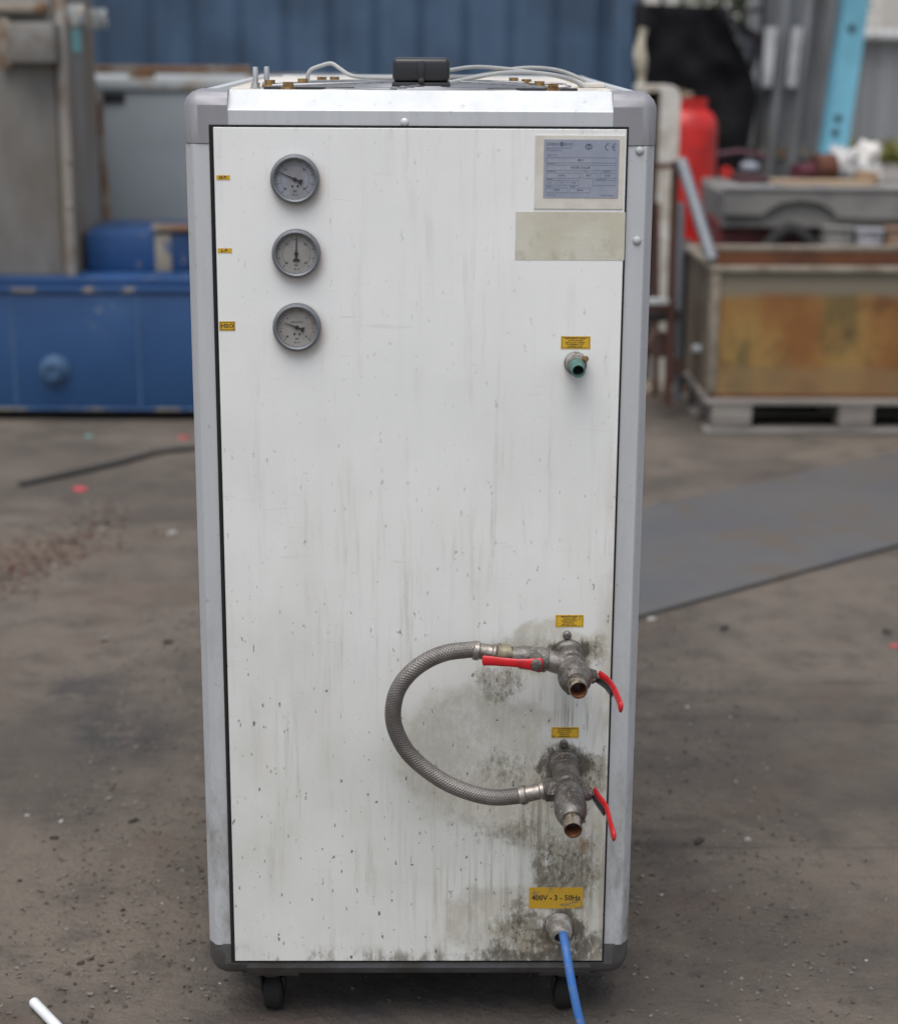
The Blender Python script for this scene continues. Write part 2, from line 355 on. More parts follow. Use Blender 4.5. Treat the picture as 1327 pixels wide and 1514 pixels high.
# ------------------------------------------------------------------ ground
def ground_mat():
    g = NG('yard_ground')
    n1 = g.noise(1.3, 6, None, .6); n2 = g.noise(7, 8, None, .65); n3 = g.noise(45, 6, None, .7)
    c = g.mix(g.mr(n1, .40, .60), (.098, .083, .069), (.160, .134, .108))
    c = g.mix(g.mul(g.mr(n2, .45, .7), .6), c, (.062, .053, .047))
    c = g.mix(g.mul(g.mr(g.noise(3.1, 5, g.vec((1, 1, 1), (4, 2, 0))), .55, .72), .6), c, (.115, .080, .058))
    c = g.mix(g.mul(g.mr(g.noise(2.2, 6, g.vec((1, 1, 1), (9, 5, 0)), .7), .60, .74), .55), c, (.045, .043, .046))
    c = g.mix(g.mul(g.mr(n3, .58, .72), .45), c, (.165, .148, .13))
    c = g.mix(g.mul(g.mr(g.noise(110, 4), .60, .70), .4), c, (.035, .03, .026))
    c = g.mix(g.mul(g.mr(g.noise(18, 7, None, .75), .56, .66), .45), c, (.048, .042, .037))
    def gb(px, py, rx, ry):
        p = G(px, py); n_ = g.n('ShaderNodeMapping'); n_.inputs['Scale'].default_value = (1/rx, 1/ry, 0); n_.inputs['Location'].default_value = (-p.x/rx, -p.y/ry, 0); g.l(g.co, n_.inputs[0])
        v_ = g.n('ShaderNodeVectorMath'); v_.operation = 'LENGTH'; g.l(n_.outputs[0], v_.inputs[0]); return g.mr(v_.outputs['Value'], 1, .1)
    oil_and_shade = g.mul(g.mx(gb(170, 1080, .22, .30), gb(120, 1020, .15, .2), gb(560, 1440, .5, .35)), g.mr(g.noise(9, 7, None, .7), .35, .6))  # oil blotches at left; the last blob paints shade under the chiller
    c = g.mix(g.mul(oil_and_shade, .8), c, (.035, .035, .040))
    rub = g.mul(g.mx(gb(40, 820, .38, .30), gb(200, 880, .30, .2)), g.mr(g.noise(12, 7, None, .7), .35, .6))
    c = g.mix(g.mul(rub, .7), c, (.12, .075, .052))
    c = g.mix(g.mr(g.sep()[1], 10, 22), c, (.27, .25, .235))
    ln = g.n('ShaderNodeMapping'); g.l(g.co, ln.inputs[0]); ln.inputs['Rotation'].default_value = (0, 0, -.35); ln.inputs['Scale'].default_value = (.35, 5, 1)
    c = g.mix(g.mul(g.mr(g.noise(1, 8, ln.outputs[0], .7), .55, .68), .6), c, (.052, .043, .037))
    c = g.mix(g.mul(g.mr(g.noise(1.2, 7, g.vec((1, 1, 1), (12, 3, 5)), .65), .53, .66), .45), c, (.155, .128, .104))
    g.bump(g.op('ADD', n2, g.mul(n3, .5)), .8, .03)
    return g.fin(c, .9)
m = MB()
n = 60
def gx(i): t = (i/n*2-1); return 60*t*abs(t)**2 + 6*t
def gy(j): t = j/n; return -12 + 20*t + 120*t**4
from mathutils import noise as mnoise
vs = [[m.bm.verts.new((gx(i), gy(j), (mnoise.noise(Vector((gx(i)*.7, gy(j)*.7, 0)))*.005 if gy(j) > .9 or abs(gx(i)) > .6 else 0))) for i in range(n+1)] for j in range(n+1)]
for j in range(n):
    for i in range(n): m.bm.faces.new((vs[j][i], vs[j][i+1], vs[j+1][i+1], vs[j+1][i]))
tag(m.build('ground', ground_mat()), kind='structure')
def gz(x, y): return mnoise.noise(Vector((x*.7, y*.7, 0)))*.005 if (y > .9 or abs(x) > .6) else 0
def scatter(name, cnt, area, size, mats, label, cat=None):
    for mt in mats:
        q = MB()
        for _ in range(cnt):
            x, y = area(); s_ = size()*random.uniform(.6, 1.3); z = gz(x, y)
            b = [Vector((random.uniform(-1, 1)*s_, random.uniform(-1, 1)*s_, random.uniform(0, .8)*s_)) for _ in range(7)]
            r = bmesh.new(); [r.verts.new(v+Vector((x, y, z))) for v in b]; bmesh.ops.convex_hull(r, input=r.verts[:])
            for v in [v for v in r.verts if not v.link_faces]: r.verts.remove(v)
            q.join(r)
        tag(q.build(name, mt, smooth=False), label[mats.index(mt)] if isinstance(label, list) else label, cat, kind='stuff')
def area_a():
    while True:
        y = random.uniform(-.6, 5.5) ; x = random.uniform(-1, 1)*(1.0+.36*(y+.6))
        if random.random() < .45:
            y = random.uniform(-.3, 2.2); x = random.choice((-1, 1))*random.uniform(.3, .75)
        return x, y
st1 = worn('pebble_grey', (.17, .16, .145), (.10, .09, .08), 20); st2 = worn('pebble_dark', (.05, .045, .04), (.09, .06, .045), 20)
scatter('gravel', 3200, area_a, lambda: .0045, [st1], 'loose grey grit spread over the yard floor', 'gravel')
scatter('gravel', 2200, area_a, lambda: .0045, [st2], 'dark brown crumbs and grit spread over the yard floor', 'gravel')
scatter('gravel', 45, area_a, lambda: .0045, [plain('pebble_white', (.40, .39, .37))], 'tiny pale plastic chips spread over the yard floor', 'gravel')
# ------------------------------------------------------------------ chiller
ch = thing('industrial_chiller', (0, .5, 0), 'tall white industrial water chiller with grey metal frame, gauges, valves and braided hose', 'water chiller')
HW, D = .330, 1.05
ZT, ZB = 1.456, .093                       # top and bottom of the frame
PT, PB = 1.407, .125                       # panel
m = MB(); m.box(-.300, .300, .036, D-.036, ZB+.012, ZT-.022); m.build('inner_body', MT['inner'], ch)
for sx in (-1, 1):
    m = MB(); m.box(min(sx*.3, sx*.322), max(sx*.3, sx*.322), .034, D-.034, PB, PT, .002); m.build('side_panel', MT['sheet'], ch)
m = MB(); m.box(-.285, .285, D-.014, D-.002, PB, PT, .002); m.build('back_panel', MT['sheet'], ch)
m = MB(); m.box(-.2945, .2905, -.0025, .013, PB-.004, PT+.0035); m.build('gasket', MT['black'], ch)
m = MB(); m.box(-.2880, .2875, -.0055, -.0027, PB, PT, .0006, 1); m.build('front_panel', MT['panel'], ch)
def post(sx, back=False):
    pr = [(.280, .0), (.3165, .0), (.3185, .0015), (.3285, .016), (.330, .020), (.330, .033), (.280, .033)]
    pr = [(sx*a, (D-b) if back else b) for a, b in pr]
    m = MB(); m.prism(pr, 'z', .150, 1.384); return m.build('corner_post', MT['alu'], ch, ang=15)
for sx in (-1, 1):
    post(sx); post(sx, True)
def bar(back=False):
    pr = [(0, 1.404), (0, 1.4300), (.0012, 1.4318), (.032, 1.4575), (.040, 1.4575), (.040, 1.404)]
    pr = [((D-a) if back else a, z) for a, z in pr]
    m = MB(); m.prism(pr, 'x', -.271, .271); return m.build('top_rail', MT['alu'], ch, ang=15)
bar(); bar(True)
for sx in (-1, 1):
    pr = [(.330, 1.404), (.330, 1.429), (.3285, 1.4315), (.305, 1.4575), (.290, 1.4575), (.290, 1.404)]
    m = MB(); m.prism([(sx*a, z) for a, z in pr], 'y', .060, D-.060); m.build('top_rail', MT['alu'], ch, ang=15)
    pr = [(.330, .123), (.330, .107), (.322, .094), (.285, .094), (.285, .123)]
    m = MB(); m.prism([(sx*a, z) for a, z in pr], 'y', .060, D-.060); m.build('bottom_rail', MT['castlow'], ch, ang=15)
for bk in (False, True):
    pr = [(0, .123), (0, .110), (.010, .096), (.016, .093), (.05, .093), (.05, .123)]
    m = MB(); m.prism([((D-a) if bk else a, z) for a, z in pr], 'x', -.271, .271); m.build('bottom_rail', MT['castlow'], ch, ang=15)
def corner(sx, top, bk):
    # cast corner: bevelled block cut at its outer edges
    b = bmesh.new(); bmesh.ops.create_cube(b, size=1)
    zc, hz = (1.4215, .0365) if top else (.1215, .0305)
    W_, Dp = .0625, .062
    for v in b.verts: v.co = Vector((v.co.x*W_, v.co.y*Dp, v.co.z*hz*2))
    es = [e for e in b.edges if sum(1 for v in e.verts if v.co.x > 0) == 2 or sum(1 for v in e.verts if v.co.y < 0) == 2 or sum(1 for v in e.verts if v.co.z > 0) == 2]
    def outer(e):
        mid = (e.verts[0].co+e.verts[1].co)/2; k = (mid.x > W_*.4)+(mid.y < -Dp*.4)+(mid.z > hz*.8); return k == 2
    es = [e for e in b.edges if outer(e)]
    bmesh.ops.bevel(b, geom=es, offset=(.021 if top else .027), segments=3, affect='EDGES', profile=.42, clamp_overlap=True)
    for v in b.verts:
        x = v.co.x; y = v.co.y; z = v.co.z
        z = z if top else -z
        X_ = sx*(HW+.001-W_/2+x); Y_ = -.0015+Dp/2+y
        if bk: Y_ = D-Y_
        v.co = Vector((X_, Y_, zc+z))
    m = MB(); m.join(b)
    m.build('corner_casting', MT['cast'] if top else MT['castlow'], ch, ang=22)
for sx in (-1, 1):
    for top in (True, False):
        for bk in (False, True): corner(sx, top, bk)
m = MB(); m.box(-.290, .290, .040, D-.040, 1.440, 1.4535); m.build('top_deck', MT['deck'], ch)
for px, py in ((945, 223), (941, 356), (927, 790), (914, 1300)):
    m = MB(); x, z = xz(px, py); m.dome((x, -.0002, z), (0, -1, 0), .0062, .004)
    if py < 500: m.build('rivet', MT['rivet'], ch)
    else: m.bm.free()
m = MB(); x, z = xz(598, 181); m.dome((x, -.0002, z), (0, -1, 0), .006, .003); m.build('rivet', MT['alu'], ch)
# castors
for sx, yy in ((-.235, .055), (.235, .055), (-.235, D-.055), (.235, D-.055)):
    cs = MB(); cs.box(sx-.045, sx+.045, yy-.04, yy+.04, .0875, .0935, .001)
    cs.cyl((sx, yy, .076), (sx, yy, .088), .024)
    ca = cs.build('castor', MT['castor'], ch)
    for s_ in (-1, 1):
        f = MB(); f.prism([(yy-.026, .077), (yy+.022, .077), (yy+.034, .03), (yy+.014, .026)], 'x', sx+s_*.018-.0015, sx+s_*.018+.0015); f.build('fork_arm', MT['castor'], ca)
    m = MB(); m.lathe([(.010, -.015), (.034, -.015), (.0375, -.011), (.0375, .011), (.034, .015), (.010, .015)], (sx, yy+.022, .0375), (1, 0, 0), 28); m.build('wheel', MT['black'], ca)
# gauges
def gauge(px, py, ang, mat, kind):
    x, z = xz(px, py, -.012); y0 = -.0055; R_ = .0345
    m = MB(); m.lathe([(R_-.001, 0), (R_, .001), (R_, .010), (R_-.0012, .0125), (R_-.004, .0135), (R_-.0062, .0125), (R_-.0068, .0090), (R_-.0068, 0)], (x, y0, z), (0, -1, 0), 56, cap=False)
    root = m.build('pressure_gauge', MT['bezel'], ch)
    m = MB(); m.lathe([(R_-.0065, 0), (R_-.0065, .0062)], (x, y0, z), (0, -1, 0), 48)
    m.build('dial', mat, root)
    yf = y0-.0064
    def ticks(q):
        for k in range(28):
            a = math.radians(225-270*k/27); mj = k % 3 == 0
            r1, r0 = R_-.0080, R_-(.0115 if mj else .0098)
            c_, s_ = math.cos(a), math.sin(a); t = .00035 if mj else .00018
            pts = [(x+c_*r0-s_*t, z+s_*r0+c_*t), (x+c_*r0+s_*t, z+s_*r0-c_*t), (x+c_*r1+s_*t, z+s_*r1-c_*t), (x+c_*r1-s_*t, z+s_*r1+c_*t)]
            q.prism(pts, 'y', yf, yf-.0002)
        for s_ in (-1, 1): q.lathe([(.0015, 0), (.0015, .0003)], (x+s_*.0036, yf, z-.0095), (0, -1, 0), 12)
        a = math.radians(222); q.lathe([(.0010, 0), (.0010, .0003)], (x+math.cos(a)*.020, yf, z+math.sin(a)*.020), (0, -1, 0), 8)
    nums = ['0', '10', '20', '30'] if kind != 'w' else ['0', '2', '4', '6']
    its = [dict(body=nm, size=.0045, x=x+math.cos(math.radians(225-90*i))*.0185, z=z+math.sin(math.radians(225-90*i))*.0185, y=yf) for i, nm in enumerate(nums)]
    its += [dict(body='bar', size=.0042, x=x, z=z-.0160, y=yf), dict(body='KI. 1.6', size=.0028, x=x, z=z-.0215, y=yf)]
    if kind == 'w': its.append(dict(body='MADE IN ITALY', size=.0024, x=x, z=z+.0075, y=yf))
    lettering(its, MT['ink'], root, ticks)
    def arc(q):
        rr = R_-.0145 if kind != 'w' else R_-.0115
        pts = [(x+math.cos(math.radians(225-270*k/40))*rr, yf, z+math.sin(math.radians(225-270*k/40))*rr) for k in range(41)]
        q.tube(pts, .00016, 1, 4)
        for k in range(21):
            a = math.radians(225-270*k/20); c_, s_ = math.cos(a), math.sin(a)
            q.tube([(x+c_*rr, yf, z+s_*rr), (x+c_*(rr-.0018), yf, z+s_*(rr-.0018))], .00016, 1, 4)
    m = MB(); arc(m); m.build('scale_ring', MT['inkred'] if kind == 'w' else MT['inkblue'], root)
    a = math.radians(ang); c_, s_ = math.cos(a), math.sin(a); L = R_-.0085 if kind != 'w' else .021
    yn = yf-.0012
    m = MB(); w_ = .0011
    def q4(r0, w0, r1, w1): m.prism([(x+c_*r0-s_*w0, z+s_*r0+c_*w0), (x+c_*r0+s_*w0, z+s_*r0-c_*w0), (x+c_*r1+s_*w1, z+s_*r1-c_*w1), (x+c_*r1-s_*w1, z+s_*r1+c_*w1)], 'y', yn, yn-.0004)
    q4(0, w_, L, .0002); q4(-.0065, .0012, 0, w_); q4(-.0105, .0042, -.0065, .0024)
    m.lathe([(.0028, 0), (.0028, .0016), (.001, .0019)], (x, yf, z), (0, -1, 0), 16)
    m.build('needle', MT['ink'], root)
gauge(436, 265, 156, MT['dial'], 'h'); gauge(438, 375, 88, MT['dialb'], 'l'); gauge(439, 484, 160, MT['dialb'], 'w')
# labels
YP = -.0056
def sticker(name, px0, py0, px1, py1, mat, thick=.0004, y=YP, **kw):
    a = P(px0, py0, y); b = P(px1, py1, y)
    m = MB(); m.box(min(a.x, b.x), max(a.x, b.x), y-thick, y, min(a.z, b.z), max(a.z, b.z)); o = m.build(name, mat, ch)
    return o, (a.x+b.x)/2, (a.z+b.z)/2, abs(b.x-a.x), abs(a.z-b.z), y-thick
def frame_lines(q, x, z, w_, h_, y, t=.0003):
    for a in (-1, 1):
        q.box(x-w_/2, x+w_/2, y-.0002, y, z+a*h_/2-t, z+a*h_/2+t); q.box(x+a*w_/2-t, x+a*w_/2+t, y-.0002, y, z-h_/2, z+h_/2)
def small(px0, py0, px1, py1, txt, framed, size):
    o, x, z, w_, h_, y = sticker('yellow_label', px0, py0, px1, py1, MT['yellow'])
    lettering([dict(body=txt, size=size, x=x, z=z, y=y, weight=size*.02, sx=1.15)], MT['ink'], o, (lambda q: frame_lines(q, x, z, w_-.003, h_-.003, y)) if framed else None)
    return o
small(320, 259, 340, 266, 'H.P.', False, .0062)['label'] = 'yellow sticker reading H.P.'
small(322, 367, 343, 374, 'L.P.', False, .0062)['label'] = 'yellow sticker reading L.P.'
small(324, 475, 348, 489, 'H2O', True, .0078)['label'] = 'yellow framed sticker reading H2O'
def warn(px0, py0, px1, py1, lines, mat='yellow'):
    o, x, z, w_, h_, y = sticker('yellow_label', px0, py0, px1, py1, MT[mat]); n_ = len(lines)
    s_ = h_*.80/n_
    its = [dict(body=t, size=s_*.95, x=x-.0008, z=z+h_*.41-(i+.5)*h_*.82/n_, y=y, sx=min(1.0, (w_-.007)/(len(t)*s_*.95*.62)), weight=.00004) for i, t in enumerate(lines)]
    lettering(its, MT['ink'], o, lambda q: frame_lines(q, x, z, w_-.0035, h_-.0035, y, .0002)); return o
warn(829, 497, 872, 516, ['CARICAMENTO ACQUA', 'FILLING WATER', 'EINFULLUNG WASSER', 'CHARGEMENT EAU', 'LLENADO AGUA'])['label'] = 'yellow sticker with five printed lines above the small green valve'
warn(821, 909, 862, 927, ['ENTRATA ACQUA', 'WATER INLET', 'WASSER EINTRITT', 'ENTREE EAU', 'ENTRADA AGUA'])['label'] = 'yellow sticker with printed lines above the upper valve'
warn(815, 1075, 855, 1091, ['USCITA ACQUA', 'WATER OUTLET', 'WASSER AUSTRITT', 'SORTIE EAU', 'SALIDA AGUA'])['label'] = 'yellow sticker with printed lines above the lower valve'
o, x, z, w_, h_, y = sticker('yellow_label', 782, 1312, 861, 1343, MT['yellowd'])
o['label'] = 'grimy yellow sticker reading 400V - 3 - 50Hz'
lettering([dict(body='400V - 3 - 50Hz', size=.0125, x=x, z=z, y=y, weight=.0003, sx=.93)], MT['ink'], o)
# name plate
o, x, z, w_, h_, y = sticker('backing_plate', 791, 200, 920, 309, MT['cream'], .0012); bk = o
o2, x, z, w_, h_, y = sticker('name_plate', 804, 206, 913, 293, MT['plate'], .0004, YP-.0013)
U = w_/102
def px_(a): return x-w_/2+a*U
def pz_(b): return z+h_/2-b*U
def T(s_, a, b, size, ax='CENTER', wt=0): return dict(body=s_, size=size*U, x=px_(a), z=pz_(b), y=y, ax=ax, weight=wt)
its = [T('GREEN', 3, 6.5, 5.4, 'LEFT', .00002), T('BOX', 27.5, 6.5, 5.4, 'LEFT', .00002), T('CE', 93, 0, .1),
       T('35028 PIOVE DI SACCO PADOVA ITALY', 3, 11.5, 2.0, 'LEFT'), T('VIA G. GALILEI  TEL. 049', 3, 14.5, 2.0, 'LEFT'),
       T('MR 5', 50, 27.5, 3.6, wt=.0001), T('WATER CHILLER', 50, 37.5, 3.6, wt=.0001),
       T('R 407 C', 25, 48, 3.0, wt=.0001), T('400 V', 61, 48, 3.0, wt=.0001), T('50 Hz', 87, 48, 3.0, wt=.0001),
       T('6 bar', 9, 57.5, 2.8), T('3 bar', 25, 57.5, 2.8), T('30 bar', 41, 57.5, 2.8), T('12 kW', 18, 67.5, 3, wt=.0001), T('250 kg', 50, 67.5, 3, wt=.0001),
       T('MATR.  98', 4, 74.5, 2.6, 'LEFT'), T('MADE IN ITALY', 78, 74.5, 2.6, 'LEFT'),
       T('MODEL - TYPE', 4, 21, 2.0, 'LEFT'), T('DESCRIPTION', 4, 32, 2.0, 'LEFT'), T('REFRIGERANT', 4, 42.5, 2, 'LEFT'), T('VOLT', 55, 42.5, 2, 'LEFT'), T('FREQUENCY', 80, 42.5, 2, 'LEFT'),
       T('ASSORB. MAX', 72, 53, 2.0, 'LEFT'), T('PRESSURE', 4, 53, 2, 'LEFT'), T('POWER', 4, 62.8, 2, 'LEFT'), T('WEIGHT', 36, 62.8, 2, 'LEFT')]
def plate_art(q):
    def fr(a, b, c, d): frame_lines(q, (px_(a)+px_(c))/2, (pz_(b)+pz_(d))/2, px_(c)-px_(a), pz_(b)-pz_(d), y, .00014)
    fr(4, 24, 98, 31); fr(4, 34, 98, 41); fr(4, 44.5, 50, 51.5); fr(53, 44.5, 74, 51.5); fr(77, 44.5, 98, 51.5)
    fr(4, 54.5, 16, 61); fr(19, 54.5, 32, 61); fr(35, 54.5, 48, 61); fr(67, 54.5, 98, 61); fr(4, 64.5, 33, 71); fr(36, 64.5, 64, 71)
    q.lathe([(2.9*U, 0), (2.9*U, .0003)], (px_(24), y, pz_(6)), (0, -1, 0), 20)
    # CE mark: two arcs
    for cx, e in ((87.5, False), (97.2, True)):
        R0 = 5.0*U; t = .8*U
        for k in range(14):
            a0 = math.radians(95+170*k/14); a1 = math.radians(95+170*(k+1)/14); c = (px_(cx), pz_(9.5))
            q.prism([(c[0]+math.cos(a_)*r_, c[1]+math.sin(a_)*r_) for a_, r_ in ((a0, R0), (a1, R0), (a1, R0-t*1.4), (a0, R0-t*1.4))], 'y', y, y-.0003)
        if e: q.box(px_(cx)-R0*.9, px_(cx)-R0*.1, y-.0003, y, pz_(9.5)-t*.7, pz_(9.5)+t*.7)
    c = (px_(60.5), pz_(9.2)); 
    for rr, sx_ in ((4.2, 1),):
        for k in range(24):
            a0 = 2*math.pi*k/24; a1 = 2*math.pi*(k+1)/24
            q.prism([(c[0]+math.cos(a_)*r_*U*1.15, c[1]+math.sin(a_)*r_*U*.9) for a_, r_ in ((a0, 4.2), (a1, 4.2), (a1, 2.9), (a0, 2.9))], 'y', y, y-.0003)
    q.box(c[0]-.6*U, c[0]+.6*U, y-.0003, y, c[1]-3*U, c[1]+3*U); q.box(c[0]-2.2*U, c[0]+2.2*U, y-.0003, y, c[1]+1.4*U, c[1]+2.2*U)
lettering(its, MT['inkblue'], o2, plate_art)
o, *_ = sticker('tape_sheet', 762, 313, 922, 385, MT['tape'], .0003)
# fill valve (small, green)
fv = MB(); a = P(850, 536, -.0055); ax = Vector((.02, -1, -.10)).normalized()
fv.lathe([(.0165, 0), (.0165, .004), (.0150, .005), (.0150, .016), (.0125, .017), (.0125, .020)], a, ax, 6*4)
fv = fv.build('fill_valve', MT['gland'], ch)
m = MB(); b = a+ax*.018; m.lathe([(.0115, 0), (.0115, .008), (.0100, .010), (.0100, .026), (.0092, .027), (.0080, .027), (.0078, .008)], b, ax, 24, cap=False); m.build('spout', MT['green'], fv)
m = MB(); m.lathe([(.0079, 0), (.0079, .001)], b+ax*.012, ax, 20); m.build('bore', MT['black'], fv)
m = MB(); c_ = P(861, 531, -.016); m.cyl(c_, c_+Vector((.004, -.010, .002)), .0055, .0045, 6); m.build('bleed_screw', MT['brass'], fv)
# big valves
def axisobj(name, pts_prof, o_, d_, mat, par, seg=28, cap=True):
    m = MB(); m.lathe(pts_prof, o_, d_, seg, cap); return m.build(name, mat, par, ang=25)
def bigvalve(base, end, L, low):
    A = P(*base, -.0055); E = P(*end, -L); d_ = (E-A); T_ = d_.length; d_.normalize()
    k = T_
    if low:
        prof = [(.0225, 0), (.024, .003), (.0235, .012), (.0212, .015), (.0215, .030), (.0205, .032), (.0205, k*.36), (.0222, k*.37), (.0222, k*.40), (.0200, k*.42), (.0200, k*.46), (.0220, k*.48), (.0235, k*.54), (.0220, k*.60), (.0235, k*.62), (.0240, k*.70), (.0220, k*.78), (.0180, k*.84), (.0150, k*.86), (.010, k*.86)]
    else:
        prof = [(.0225, 0), (.0235, .002), (.0230, .010), (.0205, .012), (.0190, .014), (.0190, k*.24), (.0215, k*.27), (.0215, k*.31), (.0195, k*.33), (.0195, k*.38), (.0215, k*.40), (.0215, k*.44), (.0200, k*.46), (.0235, k*.54), (.0248, k*.64), (.0240, k*.72), (.0200, k*.79), (.0160, k*.82), (.010, k*.83)]
    root = axisobj('ball_valve', prof, A, d_, MT['valve'], ch)
    axisobj('hex_nut', [(.0195, k*.66), (.0235, k*.665), (.0235, k*.77), (.0195, k*.775)], A, d_, MT['valve'], root, 6)
    axisobj('nipple', [(.0135, k*.78), (.0135, k*.985), (.0128, k), (.0118, k), (.0116, k*.985), (.0116, k*.80)], A, d_, MT['nipple'], root, cap=False)
    axisobj('bore', [(.0112, k*.82), (.0112, k*.83)], A, d_, MT['rusty'], root)
    m = MB(); m.lathe([(.0112, k*.992), (.0107, k*.83)], A, d_, 28, cap=False); m.build('rust_lining', MT['rusty'], root)
    m = MB()
    sc_ = A+Vector((-.002, -.001, .030)); m.lathe([(.0065, 0), (.0065, .004), (.004, .006)], sc_, (0, -1, 0), 10); m.build('fixing_screw', MT['valve'], root)
    return root, A, d_, k
upv, A1, d1, k1 = bigvalve((839, 966), (855, 1021), .155, False)
lov, A2, d2, k2 = bigvalve((834, 1126), (847, 1228), .200, True)
upv['label'] = 'upper grey valve body joined to the left-hand valve and hose'; lov['label'] = 'lower grey valve body on the rust stained pipe'
def lever(path, w_, t_, side, par, pivot, pdir):
    def rf(u): return (1.0+.2*max(0, (u-.7)/.3))*math.sqrt(max(.04, 1-max(0, (u-.93)/.07)**2))
    m = MB(); m.tube(path, w_, 8, 12, side=side, ry=t_, rf=rf); h = m.build('lever', MT['redpvc'], par, ang=60)
    m = MB(); m.lathe([(.0085, 0), (.0085, .003), (.0055, .004), (.0055, .009), (.003, .010)], pivot, pdir, 6); m.build('lever_nut', MT['valve'], par)
# upper right stem + lever, pointing to the viewer
def rightlever(A, d_, k, t0, pts, par):
    c = A+d_*t0
    s0 = P(pts[0][0]-8, pts[0][1]+2, pts[0][2]); 
    m = MB(); m.cyl(c, s0, .0125, .0105, 20); m.build('stem_housing', MT['valve'], par)
    path = [P(*p) for p in pts]
    lever(path, .0085, .0032, (0, 0, 1), par, s0, (1, 0, 0))
    m = MB(); m.tube([p+Vector((-.003, .001, -.006)) for p in path[:3]], .0065, 3, 8, side=(0, 0, 1), ry=.0022); m.build('lever_stop', MT['dark'], par)
rightlever(A1, d1, k1, k1*.50, [(886, 999, -.075), (897, 1007, -.095), (907, 1020, -.125), (914, 1035, -.155), (918, 1048, -.180)], upv)
rightlever(A2, d2, k2, k2*.50, [(879, 1171, -.095), (886, 1182, -.115), (896, 1196, -.14), (902, 1218, -.18), (908, 1240, -.215)], lov)
# left branch of the upper valve
cA = A1+d1*(k1*.38)
q0 = P(818, 972, -.062); q1 = P(800, 975, -.066); q2 = P(766, 971, -.07); q3 = P(735, 966, -.072); q4 = P(700, 961, -.072)
m = MB(); m.cyl(cA, P(806, 975, -.065), .0165, .0155, 20); m.build('branch_pipe', MT['valvel'], upv)
dl = (q2-q1).normalized()
lv = axisobj('isolating_valve', [(.0165, -.008), (.0185, -.006), (.0185, .006), (.0165, .010), (.0175, .018), (.0175, .030), (.0150, .036), (.0140, .046), (.010, .046)], q1, dl, MT['valve'], upv)
axisobj('brass_union', [(.011, 0), (.0135, .001), (.0135, .010), (.0110, .012), (.0110, .017), (.0150, .018), (.0150, .036), (.0120, .038)], q2+Vector((.004, 0, 0)), (q3-q2), MT['brassfit'], upv, 18)
axisobj('ferrule', [(.0125, 0), (.0140, .002), (.0140, .005), (.0120, .007), (.0122, .024), (.0145, .026), (.0145, .032), (.013, .034)], q3+Vector((-.002, 0, 0)), (q4-q3), MT['valvel'], upv)
lp = [P(803, 984, -.100), P(790, 983, -.101), P(770, 981, -.101), P(745, 979, -.099), P(722, 977, -.098), P(712, 977, -.098)]
def rf2(u):
    k = 1.25-.62*min(1, u/.42)+.18*max(0, (u-.6)/.4)
    return k*math.sqrt(max(.04, 1-max(0, (.10-u)/.10)**2))*math.sqrt(max(.04, 1-max(0, (u-.94)/.06)**2))
m = MB(); m.tube(lp, .0102, 6, 14, side=(0, 0, 1), ry=.0035, rf=rf2); m.build('lever', MT['redpvc'], upv, ang=60)
pv = P(793, 983, -.106); pv.y = -.062
m = MB(); m.lathe([(.011, 0), (.011, .036), (.0085, .037), (.0085, .044), (.0072, .045), (.0072, .050), (.004, .051)], pv, (0, -1, -.02), 14); m.build('lever_nut', MT['valve'], upv)
# lower branch
cB = A2+d2*(k2*.42); r0 = P(803, 1168, -.093); r1 = P(762, 1177, -.088)
m = MB(); m.cyl(cB, P(800, 1168, -.093), .0150, .0125, 20); m.lathe([(.0150, .020), (.0175, .021), (.0175, .034), (.0145, .036)], cB, P(800, 1168, -.093)-cB, 6); m.build('branch_pipe', MT['valve'], lov)
axisobj('ferrule', [(.0115, 0), (.0140, .001), (.0140, .006), (.0120, .008), (.0122, .028), (.0145, .030), (.0145, .038), (.013, .040)], P(806, 1168, -.093), (r1-r0), MT['valvel'], lov)
hp = [(706, 960, -.072), (690, 961, -.074), (660, 965, -.080), (632, 976, -.085), (606, 995, -.088), (588, 1020, -.088), (581, 1049, -.086), (584, 1077, -.083), (600, 1109, -.080), (625, 1134, -.080), (657, 1156, -.082), (692, 1171, -.084), (730, 1179, -.086), (772, 1176, -.088)]
m = MB(); m.tube([P(*p) for p in hp], .0122, 8, 20); hz_ = m.build('braided_hose', MT['hose'], ch)
# gland and cable
a = P(826, 1366, -.0055)
m = MB(); m.lathe([(.0215, 0), (.0215, .006), (.0195, .008), (.0185, .022), (.0150, .032), (.0110, .034), (.0100, .030)], a, (.04, -1, -.22), 18, cap=False); gl = m.build('cable_gland', MT['gland'], ch)
m = MB(); m.lathe([(.0102, .029), (.0102, .030)], a, (.04, -1, -.22), 18); m.build('bore', MT['black'], gl)
cp = [P(827, 1370, -.012), P(831, 1379, -.034), P(834, 1392, -.055), P(838, 1415, -.075), P(844, 1450, -.092), P(850, 1480, -.102), P(857, 1510, -.110)]
e = cp[-1]; cp += [Vector((e.x+.02, e.y-.02, .02)), Vector((e.x+.06, e.y-.10, .0075)), Vector((e.x+.05, e.y-.5, .0075)), Vector((e.x-.1, e.y-1.1, .0075))]
m = MB(); m.tube(cp, .0068, 8, 14); m.build('power_cable', MT['bluecable'], ch)
